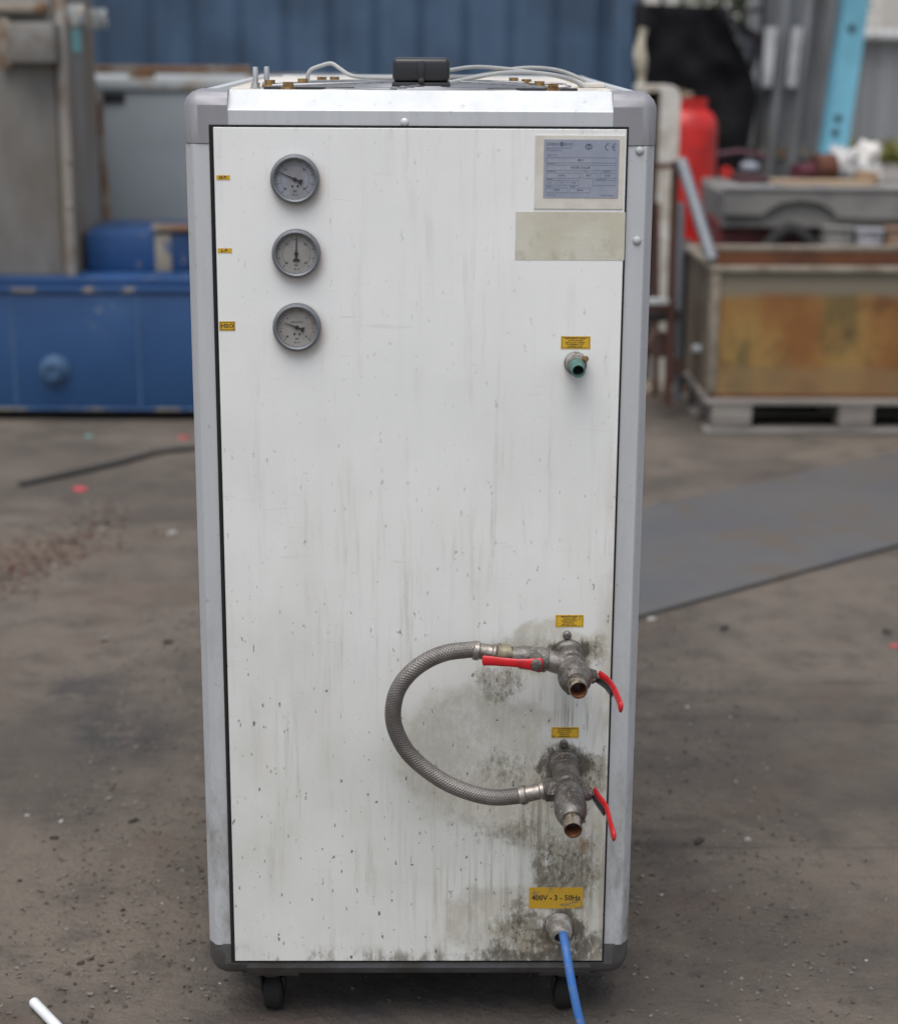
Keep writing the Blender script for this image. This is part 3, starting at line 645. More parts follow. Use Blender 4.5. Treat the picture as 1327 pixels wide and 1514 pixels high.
# top gear
ft = ZT-.001
m = MB(); CX, CY = .0, .27
m.lathe([(.235, 0), (.235, .003), (.222, .006), (.215, .001)], (CX, CY, ft-.002), (0, 0, 1), 64); fan = m.build('fan_ring', MT['deck'], ch)
m = MB()
for i, r_ in enumerate([.075+.022*k for k in range(8)]):
    zz = ft+.003+.005*math.cos(r_/.235*math.pi/2)
    m.tube([(CX+math.cos(2*math.pi*k/40)*r_, CY+math.sin(2*math.pi*k/40)*r_, zz) for k in range(41)], .0012, 1, 6)
m.build('guard_rings', MT['steelbar'], fan)['kind'] = 'stuff'
for k in range(6):
    a_ = math.radians(20+60*k) if k not in (0,) else math.radians(15)
    pts = [(CX+math.cos(a_+.5*(1-t))*t*.235, CY+math.sin(a_+.5*(1-t))*t*.235, ft+.004+.006*math.cos(t*math.pi/2)) for t in (.2, .45, .7, .9, 1.0)]
    m = MB(); m.tube(pts, .006, 4, 8, side=(0, 0, 1), ry=.0025) if False else m.tube(pts, .0020, 4, 8, side=(0, 0, 1), ry=.0035); m.build('guard_bar', MT['steelbar'], fan)
for sx in (-1, 1):
    m = MB(); m.box(CX+sx*.13-.095, CX+sx*.13+.095, .085, .097, ft+.001, ft+.005, .001); m.build('mount_bar', MT['dark'], fan)
for x_, y_ in ((-.19, .09), (-.183, .30), (-.160, .42), (-.225, .2), (.19, .09), (.178, .22), (.165, .34), (.15, .45), (-.14, .43)):
    m = MB(); m.lathe([(.012, 0), (.012, .004), (.0078, .0041), (.0078, .0105)], (x_, y_, ft+.001), (0, 0, 1), 12); m.build('screw', MT['brass'], fan)
m = MB(); a = P(580, 132, .11); b = P(665, 86, .11); z0 = ft+.001
m.box(a.x, b.x, .11, .20, z0+.011, b.z, .007, 4); m.box(a.x-.0008, b.x+.0008, .109, .201, z0, z0+.0105, .002, 2)
xc = (a.x+b.x)/2; m.box(xc-.005, xc+.005, .1075, .1105, z0+.012, b.z-.004, .001)
tb = m.build('terminal_box', MT['dark'], ch)
m = MB(); m.lathe([(.004, 0), (.004, .003), (.002, .004)], (xc, .1075, z0+.013), (0, -1, 0), 10); m.lathe([(.005, 0), (.005, .006)], (xc, .102, ft), (0, 0, 1), 10); m.build('screw', MT['castor'], tb)
for sx, px in ((0, 378), (1, 392)):
    c = P(px, 124, .22); zz = ft-.001; m = MB(); m.lathe([(.0085, 0), (.0085, .002), (.0068, .0021), (.0068, .008), (.0042, .0082), (.0042, .030), (.0038, .031)], (c.x, .22+.03*sx, zz), (0, 0, 1), 12); m.build('stud_bolt', MT['zinc'], ch)
cab = [[(582, 116, .24), (550, 115, .26), (520, 112, .28), (503, 102, .30), (490, 94, .31), (475, 97, .31), (460, 103, .31), (455, 112, .31), (456, 122, .31)],
       [(663, 104, .25), (700, 99, .30), (740, 101, .33), (780, 106, .35), (820, 112, .37), (850, 121, .38), (866, 129, .38)],
       [(663, 115, .25), (700, 113, .30), (745, 104, .34), (785, 100, .36), (825, 104, .38), (857, 116, .38), (878, 129, .38)],
       [(664, 122, .24), (700, 115, .26), (740, 108, .28), (780, 107, .30), (820, 111, .32), (848, 119, .34), (868, 131, .34)]]
for c in cab:
    m = MB(); m.tube([P(*p) for p in c], .0031, 7, 10); m.build('fan_cable', MT['cablegrey'], ch)
m = MB(); c = P(873, 127, .38); m.box(c.x-.02, c.x+.02, .35, .40, ft-.001, ft+.006, .001); m.build('cable_entry', MT['sheet'], ch)
# ------------------------------------------------------------------ background, left
def rustpaint(name, c, rust=(.20, .09, .04), sc=5, a=.58, b=.68, rough=.55, c2=None):
    g = NG(name); k = g.mix(g.mr(g.noise(1.6, 6), .35, .65), tuple(v*.8 for v in c), c2 or tuple(min(1, v*1.25) for v in c))
    k = g.mix(g.mr(g.noise(sc, 8, None, .72), a, b), k, rust)
    g.bump(g.noise(40, 4), .15, .003)
    return g.fin(k, rough)
blue = rustpaint('blue_machine_paint', (.010, .052, .165), (.20, .20, .19), 6, .62, .70, .5, c2=(.020, .072, .19))
blueflake = rustpaint('flaking_blue_paint', (.012, .055, .165), (.30, .26, .20), 14, .60, .64)
greym = worn('grey_machine_paint', (.235, .23, .22), (.165, .15, .13), 3, .4, .65, .6, spots=((.22, .13, .07), 6, .64, .75), stretch=(1, 1, .3))
greym2 = worn('side_grey_paint', (.23, .22, .205), (.19, .15, .105), 3, .42, .6, .6, stretch=(1, 1, .3))
greyp = worn('pale_edge_paint', (.29, .27, .245), (.20, .14, .095), 7, .5, .68, .6)
tankg = worn('smooth_grey_paint', (.25, .28, .30), (.22, .245, .265), 2, rough=.5)
rustm = worn('rusty_plate', (.27, .24, .20), (.18, .10, .05), 7, .42, .58, .8, bump=.3)
palem = worn('pale_rim_paint', (.38, .41, .42), (.28, .22, .16), 6, .48, .66, .6)
def X(px, py, Y): return P(px, py, Y).x
def Z(px, py, Y): return P(px, py, Y).z
Yb = 4.70
bz0, bz1 = Z(100, 607, Yb), Z(100, 424, Yb); bxr = -.25
bm_ = thing('blue_machine_base', (-1.8, Yb+.4, 0), 'long blue painted machine base with chipped edges and a round boss, left of the chiller', 'machine base')
m = MB(); m.box(-3.6, bxr, Yb, Yb+.9, bz0, bz1, .012); m.build('base_casting', blue, bm_)
m = MB(); m.box(-3.6, bxr-.02, Yb+.04, Yb+.86, bz1+.002, bz1+.03, .008); m.build('base_lip', blueflake, bm_)
for xx in (X(205, 500, Yb), X(20, 500, Yb), -2.6):
    m = MB(); m.box(xx-.004, xx+.004, Yb-.004, Yb-.0005, bz0+.02, bz1-.03); m.build('weld_seam', rustpaint('seam_blue', (.05, .10, .20)), bm_)
m = MB(); m.box(-3.6, bxr, Yb-.012, Yb-.0005, bz1-.022, bz1-.001, .004); m.build('chipped_edge', rustpaint('chipped_edge', (.24, .21, .16), (.012, .055, .165), 9, .43, .49), bm_)
m = MB(); m.box(-3.6, bxr, Yb-.010, Yb-.0005, bz0+.001, bz0+.012, .003); m.build('chipped_edge', rustpaint('chipped_edge_low', (.03, .07, .16), (.22, .20, .16), 7, .52, .58), bm_)
c = P(80, 548, Yb-.02); m = MB(); m.lathe([(.062, 0), (.062, .010), (.042, .018), (.040, .05), (.030, .054), (.029, .046), (.010, .046)], (c.x, Yb, c.z), (0, -1, 0), 28); m.build('round_boss', rustpaint('boss_paint', (.035, .080, .155)), bm_)
for xx in (-3.3, -1.9, -.6):
    m = MB(); m.box(xx-.09, xx+.09, Yb+.15, Yb+.75, 0, bz0, .005); m.build('foot', MT['inner'], bm_)
Yu = 4.95
m = MB(); m.box(X(128, 380, Yu), bxr-.1, Yu, Yu+.5, bz1+.031, Z(200, 343, Yu), .01); m.build('raised_block', blueflake, bm_)
m = MB(); xx = X(243, 380, Yu); m.box(xx-.035, xx+.03, Yu-.006, Yu+.0, bz1+.032, Z(200, 345, Yu)-.002, .002); m.build('flaked_strip', rustpaint('flaked_cream', (.30, .27, .21), (.03, .08, .2), 9, .5, .56), bm_)
m = MB(); m.box(X(225, 340, Yu), bxr-.1, Yu-.02, Yu+.06, Z(200, 341, Yu), Z(200, 333, Yu), .004); m.build('cover_plate', rustm, bm_)
# grey column machine
Yc = 4.80
gm_ = thing('grey_machine', (-2.3, Yc+.35, bz1), 'tall weathered grey steel machine column with a square box on its face at far left', 'machine')
xr = X(108, 300, Yc); zt = 2.1; zb = bz1+.031
m = MB(); m.box(-3.4, xr-.05, Yc, Yc+.66, zb, zt, .006); m.build('column_body', greym, gm_)
m = MB(); m.prism([(Yc+.01, zb), (Yc+.65, zb), (Yc+.65, zt), (Yc+.01, zt)], 'x', xr-.049, xr-.002); m.build('side_plate', greym2, gm_)
m = MB(); m.box(xr-.034, xr+.006, Yc-.02, Yc+.008, zb, zt, .006); m.build('edge_strip', greyp, gm_)
a = P(8, 33, Yc-.14); b = P(82, 94, Yc-.14)
m = MB(); m.box(a.x, b.x, Yc-.14, Yc-.001, b.z, a.z, .012); bx = m.build('switch_box', worn('box_grey', (.20, .20, .19), (.15, .13, .11), 8), gm_)
m = MB(); m.box(a.x-.05, a.x-.005, Yc-.05, Yc-.001, b.z-.02, a.z+.02, .006); m.build('hinge_strip', rustm, gm_)
m = MB(); m.box(a.x-.3, xr-.06, Yc-.06, Yc-.001, a.z+.035, a.z+.075, .01); m.build('cross_rib', rustm, gm_)
for px, py, Yq in ((118, 22, Yc+.02), (150, 28, Yc+.35)):
    c = P(px, py, Yq); m = MB()
    m.tube([(c.x+.012, c.y+math.cos(2*math.pi*k/20)*.0+math.sin(2*math.pi*k/20)*.03, c.z+math.cos(2*math.pi*k/20)*.032) for k in range(21)], .010, 1, 10)
    m.box(xr-.004, c.x+.010, c.y-.015, c.y+.015, c.z-.04, c.z+.04, .004); m.build('lifting_lug', palem, gm_)
c = P(128, 60, Yc+.25); m = MB(); m.box(xr-.002, xr+.001, c.y-.10, c.y+.08, c.z-.045, c.z+.045); m.build('sticker', plain('cyan_sticker', (.20, .50, .50)), gm_)
for py in (238, 305): 
    c = P(102, py, Yc-.03); m = MB(); m.dome((c.x, Yc-.02, c.z), (0, -1, 0), .012, .008); m.build('bolt_head', rustm, gm_)
# grey tank
Yt = 5.9
tk = thing('grey_tank_machine', (-1.5, Yt+.5, 0), 'smooth grey sheet metal tank with pale rim and rusty top rails', 'tank')
xl, xr2 = X(60, 200, Yt), -.35
m = MB(); m.box(xl, xr2, Yt, Yt+1.0, .06, Z(250, 135, Yt), .01); m.build('tank_body', tankg, tk)
m = MB(); m.box(xl, xr2, Yt-.012, Yt+1.012, Z(250, 134, Yt), Z(250, 117, Yt), .006); m.build('tank_rim', palem, tk)
m = MB(); m.box(xl, X(368, 103, Yt), Yt+.02, Yt+.10, Z(250, 108, Yt), Z(250, 98, Yt), .004); m.build('top_rail', rustm, tk)
m = MB(); m.box(X(365, 112, Yt+.3), X(442, 112, Yt+.3), Yt+.3, Yt+.4, Z(300, 117, Yt+.3), Z(300, 110, Yt+.3), .004); m.build('top_bracket', rustm, tk)
m = MB(); m.box(X(190, 112, Yt), X(225, 112, Yt), Yt+.01, Yt+.09, Z(250, 117, Yt)-.001, Z(250, 108, Yt), .004); m.build('rail_block', rustm, tk)
c = P(165, 144, Yt); m = MB(); m.box(c.x-.10, c.x+.06, Yt-.01, Yt+.001, c.z-.022, c.z+.018, .004); m.build('vent_slot', MT['black'], tk)
pv2 = MB(); a0 = P(152, 240, 5.6); a1 = P(160, 340, 5.6); pv2.tube([Vector((a0.x, 5.55, a0.z+.3)), a0, a1, Vector((a1.x, 5.6, .6))], .02, 3, 8); tag(pv2.build('rusty_pipe', rustm), 'thin rusty upright pipe between the grey machine column and the tank', 'pipe')
# container
Yk = 9.0
ck = thing('shipping_container', (-1.8, Yk+1.2, 0), 'dark blue corrugated shipping container filling the background behind the chiller', 'shipping container')
bc = rustpaint('container_blue', (.056, .098, .163), (.07, .09, .12), 3, .62, .75, .34)
xR = X(943, 60, Yk); xL = xR-6.06; H_ = 2.59
pts = []; x_ = xL+.16; dpt = .045; pp = .278
prof = []
while x_ < X(897, 60, Yk)-.02:
    prof += [(x_, Yk+.02), (x_+.07, Yk+.02), (x_+.138, Yk+.02+dpt), (x_+.208, Yk+.02+dpt)]; x_ += pp
for k, seg_ in enumerate(range(0, len(prof), 8)):
    pl = prof[seg_:seg_+9]
    if len(pl) < 3: continue
    m = MB(); m.prism(pl+[(p[0], p[1]+.004) for p in pl[::-1]], 'z', .16, H_-.12); m.build('corrugated_panel', bc, ck, ang=20)
xe = prof[-1][0]
m = MB(); m.box(xe-.003, xR-.16, Yk+.024, Yk+.05, .16, H_-.12); m.build('flat_panel', bc, ck)
for xa, xb in ((xR-.158, xR), (xL, xL+.158)):
    m = MB(); m.box(xa, xb, Yk, Yk+.16, 0, H_, .012); m.build('corner_post', bc, ck)
m = MB(); m.box(xL+.16, xR-.16, Yk+.005, Yk+.07, .02, .158, .006); m.build('bottom_rail', bc, ck)
m = MB(); m.box(xL+.16, xR-.16, Yk+.005, Yk+.07, H_-.118, H_, .006); m.build('top_rail', bc, ck)
m = MB(); m.box(xL+.05, xR-.04, Yk+.1, Yk+2.43, .10, H_-.02); m.build('container_box', bc, ck)
# ------------------------------------------------------------------ background, right
whp = worn('white_machine_paint', (.58, .56, .52), (.40, .36, .30), 6, .45, .65, .6, spots=((.15, .11, .08), 14, .62, .7))
Yw = 5.3
wm = thing('white_steel_upright', (1.1, Yw+.1, 0), 'scuffed white painted steel upright with a rounded top and dark slot, right behind the chiller', 'machine part')
xa, xb, zt = X(938, 200, Yw), X(1004, 200, Yw), Z(970, 126, Yw)
sa, sb_, sz = X(955, 200, Yw), X(974, 200, Yw), Z(970, 136, Yw)
m = MB(); m.prism([(xa, .05), (sa, .05), (sa, sz), (sb_, sz), (sb_, .05), (xb, .05), (xb, zt-.05), (xb-.01, zt-.02), (xb-.03, zt-.004), (xb-.06, zt), (xa, zt)], 'y', Yw, Yw+.12, .003); m.build('upright_plate', whp, wm)
m = MB(); m.box(sa-.01, sb_+.01, Yw+.125, Yw+.14, .05, sz+.02); m.build('slot_backing', plain('deep_rust', (.045, .015, .010), .8), wm)
m = MB(); m.box(xa-.1, xb+.1, Yw-.1, Yw+.3, 0, .048, .004); m.build('base_plate', rustm, wm)
c = P(948, 90, Yw+.3); m = MB(); m.tube([(c.x, Yw+.3, zt-.02), (c.x, Yw+.3, c.z-.04), (c.x-.01, Yw+.3, c.z+.05), (c.x+.005, Yw+.3, c.z+.14)], .022, 4, 12, rf=lambda u: 1.1-.3*math.sin(u*9)); m.build('fitting', worn('cream_fitting', (.5, .47, .38), (.3, .25, .17), 12), wm)
# rusty stand
drust = plain('dark_rust_steel', (.07, .028, .018), .8, var=.3)
gst = plain('grey_tube', (.20, .22, .24), .5, .3)
Yr = 4.75
rs = thing('rusty_stand', (1.0, Yr+.1, 0), 'rusty brown angle iron stand with a sloping grey tube brace, beside the yellow tank', 'metal stand')
def barpx(name, a, b, r, mat, par, box=True):
    A_, B_ = P(*a), P(*b)
    if A_.z < 0: A_.z = 0
    if B_.z < 0: B_.z = 0
    m = MB(); m.tube([A_, B_], r, 1, 4 if box else 12, side=(1, .99, 0) if abs((B_-A_).z) > abs((B_-A_).x) else (0, 1, 1)); m.build(name, mat, par)
barpx('post', (998, 238, Yr), (986, 600, Yr), .020, drust, rs)
barpx('rail', (965, 246, Yr), (1003, 245, Yr), .014, drust, rs)
barpx('brace', (1006, 237, Yr-.03), (1052, 385, Yr-.25), .024, gst, rs, False)
barpx('post', (1006, 300, Yr+.15), (1001, 590, Yr+.15), .015, gst, rs, False)
barpx('post', (970, 300, Yr+.3), (968, 585, Yr+.3), .018, drust, rs)
barpx('rail', (940, 455, Yr+.02), (998, 455, Yr+.02), .020, drust, rs)
barpx('rail', (950, 470, Yr+.1), (1004, 465, Yr+.1), .030, MT['inner'], rs)
for px, py in ((977, 446),):
    c = P(px, py, Yr-.05); m = MB(); m.box(c.x-.06, c.x+.03, Yr-.06, Yr-.02, c.z-.012, c.z+.012, .004); m.build('bracket', palem, rs)
for px, py, r_ in ((975, 512, .055), (1000, 545, .04)):
    c = P(px, py, Yr); m = MB(); m.lathe([(r_*.4, -.02), (r_, -.02), (r_, .02), (r_*.4, .02)], (c.x, Yr+.05, max(c.z, r_)), (.5, -1, 0), 24); m.build('wheel', plain('brown_wheel', (.10, .06, .05), .7), rs)
a = P(1000, 372, 5.25); b = P(1042, 372, 5.25)
db = thing('dark_steel_box', ((a.x+b.x)/2, 5.5, 0), 'plain black steel box standing between the rusty stand and the tank', 'metal box')
m = MB(); m.box(a.x, b.x, 5.25, 5.75, .0, a.z-.02, .008); m.build('box_body', plain('black_steel', (.028, .026, .026), .6), db)
m = MB(); m.box(a.x-.008, b.x+.008, 5.24, 5.76, a.z-.018, a.z, .004); m.build('lid', plain('black_lid', (.05, .045, .042), .6), db)
# tarp over mesh cage
Yq = 8.0
cg = thing('mesh_cage', (2.0, Yq+.3, 0), 'dark wire mesh cage standing behind the black sheet, its bars against the light', 'cage')
xa, xb = X(948, 10, Yq+.1), X(1128, 10, Yq+.1)
for i in range(7):
    xx = xa+(xb-xa)*i/6; m = MB(); m.cyl((xx, Yq+.1, 0), (xx, Yq+.1, 2.3), .012 if i < 6 else .015, seg=8); m.build('upright_bar', MT['inner'], cg)
for zz in (.1, .9, Z(1000, 14, Yq+.1), 2.05):
    m = MB(); m.cyl((xa, Yq+.115, zz), (xb, Yq+.115, zz), .010 if zz < 1.6 else .014, seg=8); m.build('cross_bar', MT['inner'], cg)
for i in (0, 6):
    xx = xa+(xb-xa)*i/6; m = MB(); m.cyl((xx, Yq+.1, .1), (xx, Yq+.9, .1), .02, seg=8); m.build('foot_bar', drust, cg)
tarp_m = NG('black_sheeting'); tarp_m.bump(tarp_m.noise(6, 5), .5, .05); tarp_m = tarp_m.fin(tarp_m.mix(tarp_m.noise(5, 4), (.005, .0055, .007), (.009, .0095, .011)), .75, 0, .2)
def cloth(name, left, right, Y, nx, ny, amp, mat, th=.01, freq=14):
    # left / right: outlines as (px, py) from top to bottom with equal counts
    m = MB(); lf = catmull([P(a, b, Y) for a, b in left], 5); rg = catmull([P(a, b, Y) for a, b in right], 5); rows = []
    for j in range(len(lf)):
        row = []
        for i in range(nx+1):
            t = i/nx; p = lf[j].lerp(rg[j], t)
            p = p+Vector((0, -amp*(.5+.5*math.sin(t*freq+j*.12+1.5*mnoise.noise(Vector((t*3, j*.2, 1)))))-amp*.6*mnoise.noise(Vector((t*5, j*.3, 4))), 0)); row.append(p)
        rows.append(row)
    F_ = [[m.bm.verts.new(p) for p in r] for r in rows]; B_ = [[m.bm.verts.new(p+Vector((0, th, 0))) for p in r] for r in rows]
    J = len(F_)-1
    for j in range(J):
        for i in range(nx):
            m.bm.faces.new((F_[j][i], F_[j][i+1], F_[j+1][i+1], F_[j+1][i])); m.bm.faces.new((B_[j][i], B_[j+1][i], B_[j+1][i+1], B_[j][i+1]))
    for i in range(nx):
        m.bm.faces.new((F_[0][i], B_[0][i], B_[0][i+1], F_[0][i+1])); m.bm.faces.new((F_[J][i], F_[J][i+1], B_[J][i+1], B_[J][i]))
    for j in range(J):
        m.bm.faces.new((F_[j][0], F_[j+1][0], B_[j+1][0], B_[j][0])); m.bm.faces.new((F_[j][nx], B_[j][nx], B_[j+1][nx], F_[j+1][nx]))
    return m.build(name, mat, None, ang=60)
tp = cloth('black_tarp', [(935, 5), (935, 60), (935, 120), (935, 200), (935, 280), (935, 400)], [(1062, 10), (1085, 58), (1108, 105), (1116, 150), (1103, 235), (1085, 400)], Yq, 24, 6, .05, tarp_m)
tag(tp, 'black plastic sheeting hanging in folds over the mesh cage', 'tarpaulin')
tp = cloth('tarp_flap', [(1060, 12), (1078, 40), (1096, 78), (1106, 104)], [(1070, 16), (1100, 38), (1126, 58), (1110, 106)], Yq-.10, 8, 4, .04, plain('grey_sheeting', (.035, .038, .045), .4), freq=6)
tag(tp, 'dark grey loose corner of plastic sheeting folded out beside the black tarpaulin', 'tarpaulin')
# corrugated fence, leaning a little
galv = worn('galvanised_sheet', (.30, .315, .335), (.20, .20, .20), 3, .4, .65, .45, .3, stretch=(1, 1, .3))
Yf = 8.9
fe = thing('corrugated_fence', (3.0, Yf, 0), 'grey galvanised corrugated steel fence leaning left, between black sheeting and the light blue post', 'fence')
def leanp(x, y, z, k=.055): return Vector((x+(z-.9)*k, y, z))
xa, xb = X(1088, 260, Yf), X(1222, 260, Yf); ns = 4; wv = (xb-xa)/ns
for i in range(ns):
    q = MB(); pr = []
    x0 = xa+wv*i
    for k in range(13):
        t = k/12; pr.append((x0+wv*t, Yf+.055*math.cos(t*2*math.pi)+i*.002))
    Fr = [[q.bm.verts.new(leanp(a, b, z_)) for a, b in pr] for z_ in (.0, 2.3)]; Bk = [[q.bm.verts.new(leanp(a, b+.003, z_)) for a, b in pr] for z_ in (.0, 2.3)]
    for k in range(12):
        q.bm.faces.new((Fr[0][k], Fr[0][k+1], Fr[1][k+1], Fr[1][k])); q.bm.faces.new((Bk[0][k], Bk[1][k], Bk[1][k+1], Bk[0][k+1]))
    q.build('corrugated_sheet', galv, fe, ang=50)
for px0, px1 in ((1118, 1136), (1158, 1173)):
    q = MB(); a = P(px0, 128, Yf-.07); b = P(px1, 128, Yf-.07); t_ = P(px0, 40, Yf-.07).z; z0_ = a.z
    q.hexa([leanp(a.x, Yf-.06, z0_), leanp(b.x, Yf-.06, z0_), leanp(b.x, Yf-.04, z0_), leanp(a.x, Yf-.04, z0_), leanp(a.x, Yf-.06, t_), leanp(b.x, Yf-.06, t_), leanp(b.x, Yf-.04, t_), leanp(a.x, Yf-.04, t_)])
    q.build('pale_strip', worn('bright_stripe', (.52, .54, .56), (.36, .37, .38), 6), fe)  # added pale strips painting the bright stripes on the fence
q = MB(); q.hexa([leanp(xa, Yf+.03, .8), leanp(xb, Yf+.03, .8), leanp(xb, Yf+.07, .8), leanp(xa, Yf+.07, .8), leanp(xa, Yf+.03, .86), leanp(xb, Yf+.03, .86), leanp(xb, Yf+.07, .86), leanp(xa, Yf+.07, .86)]); q.build('fence_rail', rustm, fe)
# light blue post
lb = rustpaint('light_blue_paint', (.16, .42, .55), (.24, .25, .20), 9, .66, .72, .5)
bp = thing('steel_post', (3.05, 8.6, 0), 'light blue painted steel post with bolt holes, standing at the end of the corrugated fence', 'post')
Yp = 8.55; a = P(1214, 235, Yp); b = P(1250, 235, Yp); k = .055
def lp8(x0, x1, y0, y1, z0, z1, kk=.09):
    f_ = lambda x, y, z: Vector((x+(z-a.z)*kk, y, z))
    return [f_(x0, y0, z0), f_(x1, y0, z0), f_(x1, y1, z0), f_(x0, y1, z0), f_(x0, y0, z1), f_(x1, y0, z1), f_(x1, y1, z1), f_(x0, y1, z1)]
q = MB(); q.hexa(lp8(a.x, b.x, Yp, Yp+.012, 0, 2.6)); q.build('front_flange', lb, bp)
q = MB(); q.hexa(lp8((a.x+b.x)/2-.006, (a.x+b.x)/2+.006, Yp+.013, Yp+.12, 0, 2.6)); q.build('web', lb, bp)
q = MB(); q.hexa(lp8(a.x, b.x, Yp+.121, Yp+.133, 0, 2.6)); q.build('back_flange', lb, bp)
for px, py in ((1258, 42), (1238, 175), (1234, 196)):
    c = P(px, py, Yp); q = MB(); q.lathe([(.022, 0), (.022, .004)], (c.x, Yp-.001, c.z), (0, -1, 0), 14); q.build('bolt_hole', MT['inner'], bp)
# gas bottle
redp = worn('gas_bottle_red', (.56, .018, .014), (.36, .015, .012), 6, rough=.42, spots=((.20, .08, .06), 12, .60, .72))
Yg = 7.6; xc = X(1006, 200, Yg); zt = Z(1020, 185, Yg)
gb = thing('gas_cylinder', (xc, Yg, 0), 'tall red gas cylinder with a guard collar, behind the white upright', 'gas cylinder')
R_ = X(1057, 250, Yg)-xc
m = MB(); m.lathe([(R_*.8, .0), (R_*.85, .06), (R_, .10), (R_, zt-.02), (R_*.97, zt+.02), (R_*.85, zt+.065), (R_*.6, zt+.10), (R_*.2, zt+.115)], (xc, Yg, 0), (0, 0, 1), 40); m.build('cylinder_body', redp, gb)
zc_ = zt+.075; ztop = Z(1030, 146, Yg)
m = MB(); r0 = R_*.70
for k in range(20):
    a0 = 2*math.pi*k/20; a1 = 2*math.pi*(k+1)/20
    for (zz0, zz1) in ([(zc_, ztop)] if k % 5 not in (2, 3) else [(ztop-.035, ztop), (zc_, zc_+.03)]):
        v = []
        for z_ in (zz0, zz1):
            v += [Vector((xc+math.cos(a0)*r0, Yg+math.sin(a0)*r0, z_)), Vector((xc+math.cos(a1)*r0, Yg+math.sin(a1)*r0, z_)), Vector((xc+math.cos(a1)*(r0-.01), Yg+math.sin(a1)*(r0-.01), z_)), Vector((xc+math.cos(a0)*(r0-.01), Yg+math.sin(a0)*(r0-.01), z_))]
        m.hexa(v)
m.build('guard_collar', redp, gb)
m = MB(); m.cyl((xc, Yg, zt+.1), (xc, Yg, zt+.19), .022, .018, 12); m.cyl((xc-.05, Yg, zt+.16), (xc+.05, Yg, zt+.16), .016, seg=10); m.build('valve', MT['brassfit'], gb)
# long grey trough on supports
conc = worn('grey_trough_paint', (.22, .215, .20), (.16, .155, .15), 4, rough=.65)
Yx = 6.0
tr = thing('grey_steel_trough', (2.6, Yx+.4, 0), 'long grey steel bench trough carrying scrap, behind the yellow tank', 'bench')
xl = X(1070, 300, Yx); z1 = Z(1100, 281, Yx); z0_ = Z(1100, 318, Yx)
m = MB(); m.prism([(xl, z0_), (X(1183, 300, Yx)-.18, z0_)] + [(X(1183, 300, Yx)+.16*math.cos(math.radians(t)), z0_+.07*math.sin(math.radians(t))) for t in (160, 125, 90, 55, 20)] + [(X(1183, 300, Yx)+.18, z0_-.01), (xl+2.4, z0_-.05), (xl+2.4, z1), (xl, z1)], 'y', Yx, Yx+.04); m.build('front_board', conc, tr)
m = MB(); m.box(xl, xl+2.4, Yx+.041, Yx+.70, z0_-.06, z1-.02); m.build('bench_top', conc, tr)
m = MB(); m.box(xl-.01, xl+2.41, Yx-.012, Yx+.05, z1+.001, z1+.02, .004); m.build('top_lip', worn('pale_lip', (.33, .32, .30), (.23, .24, .27), 5), tr)
m = MB(); m.box(xl, xl+2.4, Yx+.702, Yx+.74, z1-.1, z1, .004); m.build('back_board', conc, tr)
for xx in (xl+.85, xl+2.0):
    m = MB(); m.box(xx, xx+.07, Yx+.05, Yx+.65, 0, z1-.061, .004); m.build('trestle_leg', conc, tr)
# under the trough
dred = worn('dark_red_paint', (.13, .012, .012), (.08, .012, .012), 5, rough=.55)
a = P(1052, 325, Yx+.12); b = P(1212, 325, Yx+.12)
rb = thing('dark_red_box', ((a.x+b.x)/2, Yx+.3, 0), 'dark red steel box standing under the grey trough', 'metal box')
m = MB(); m.box(a.x, b.x, Yx+.12, Yx+.50, .0, Z(1100, 322, Yx+.12)-.01, .01); m.build('box_body', dred, rb)
m = MB(); m.box(a.x-.01, b.x+.01, Yx+.10, Yx+.119, .28, .31, .004); m.build('ridge', dred, rb)
c = P(1182, 362, Yx-.05); q = thing('tyre', (c.x, Yx-.04, 0), 'black rubber tyre leaning in front of the dark red box', 'tyre')
rr = min(c.z, .2)
rr = .19; zc0 = Z(1182, 318, Yx-.05)-rr+.0
m = MB(); pts = [(rr*.55, -.045), (rr*.9, -.055), (rr, -.035), (rr, .035), (rr*.9, .055), (rr*.55, .045)]; m.lathe(pts, (c.x, Yx-.07, rr), (0, -1, .12), 36, cap=False); m.build('tread', MT['inner'], q)
m = MB(); m.lathe([(rr*.56, -.02), (rr*.56, .02)], (c.x, Yx-.07, rr), (0, -1, .12), 30); m.build('rim', MT['black'], q)
m = MB(); m.tube([(c.x-.32, Yx-.02, .0), (c.x-.28, Yx-.02, .3), (c.x-.05, Yx-.02, z0_-.06), (c.x+.2, Yx-.02, .35), (c.x+.3, Yx-.02, 0)], .035, 6, 10); tag(m.build('black_hose', MT['inner']), 'thick black rubber hose arched over the tyre under the trough', 'hose')
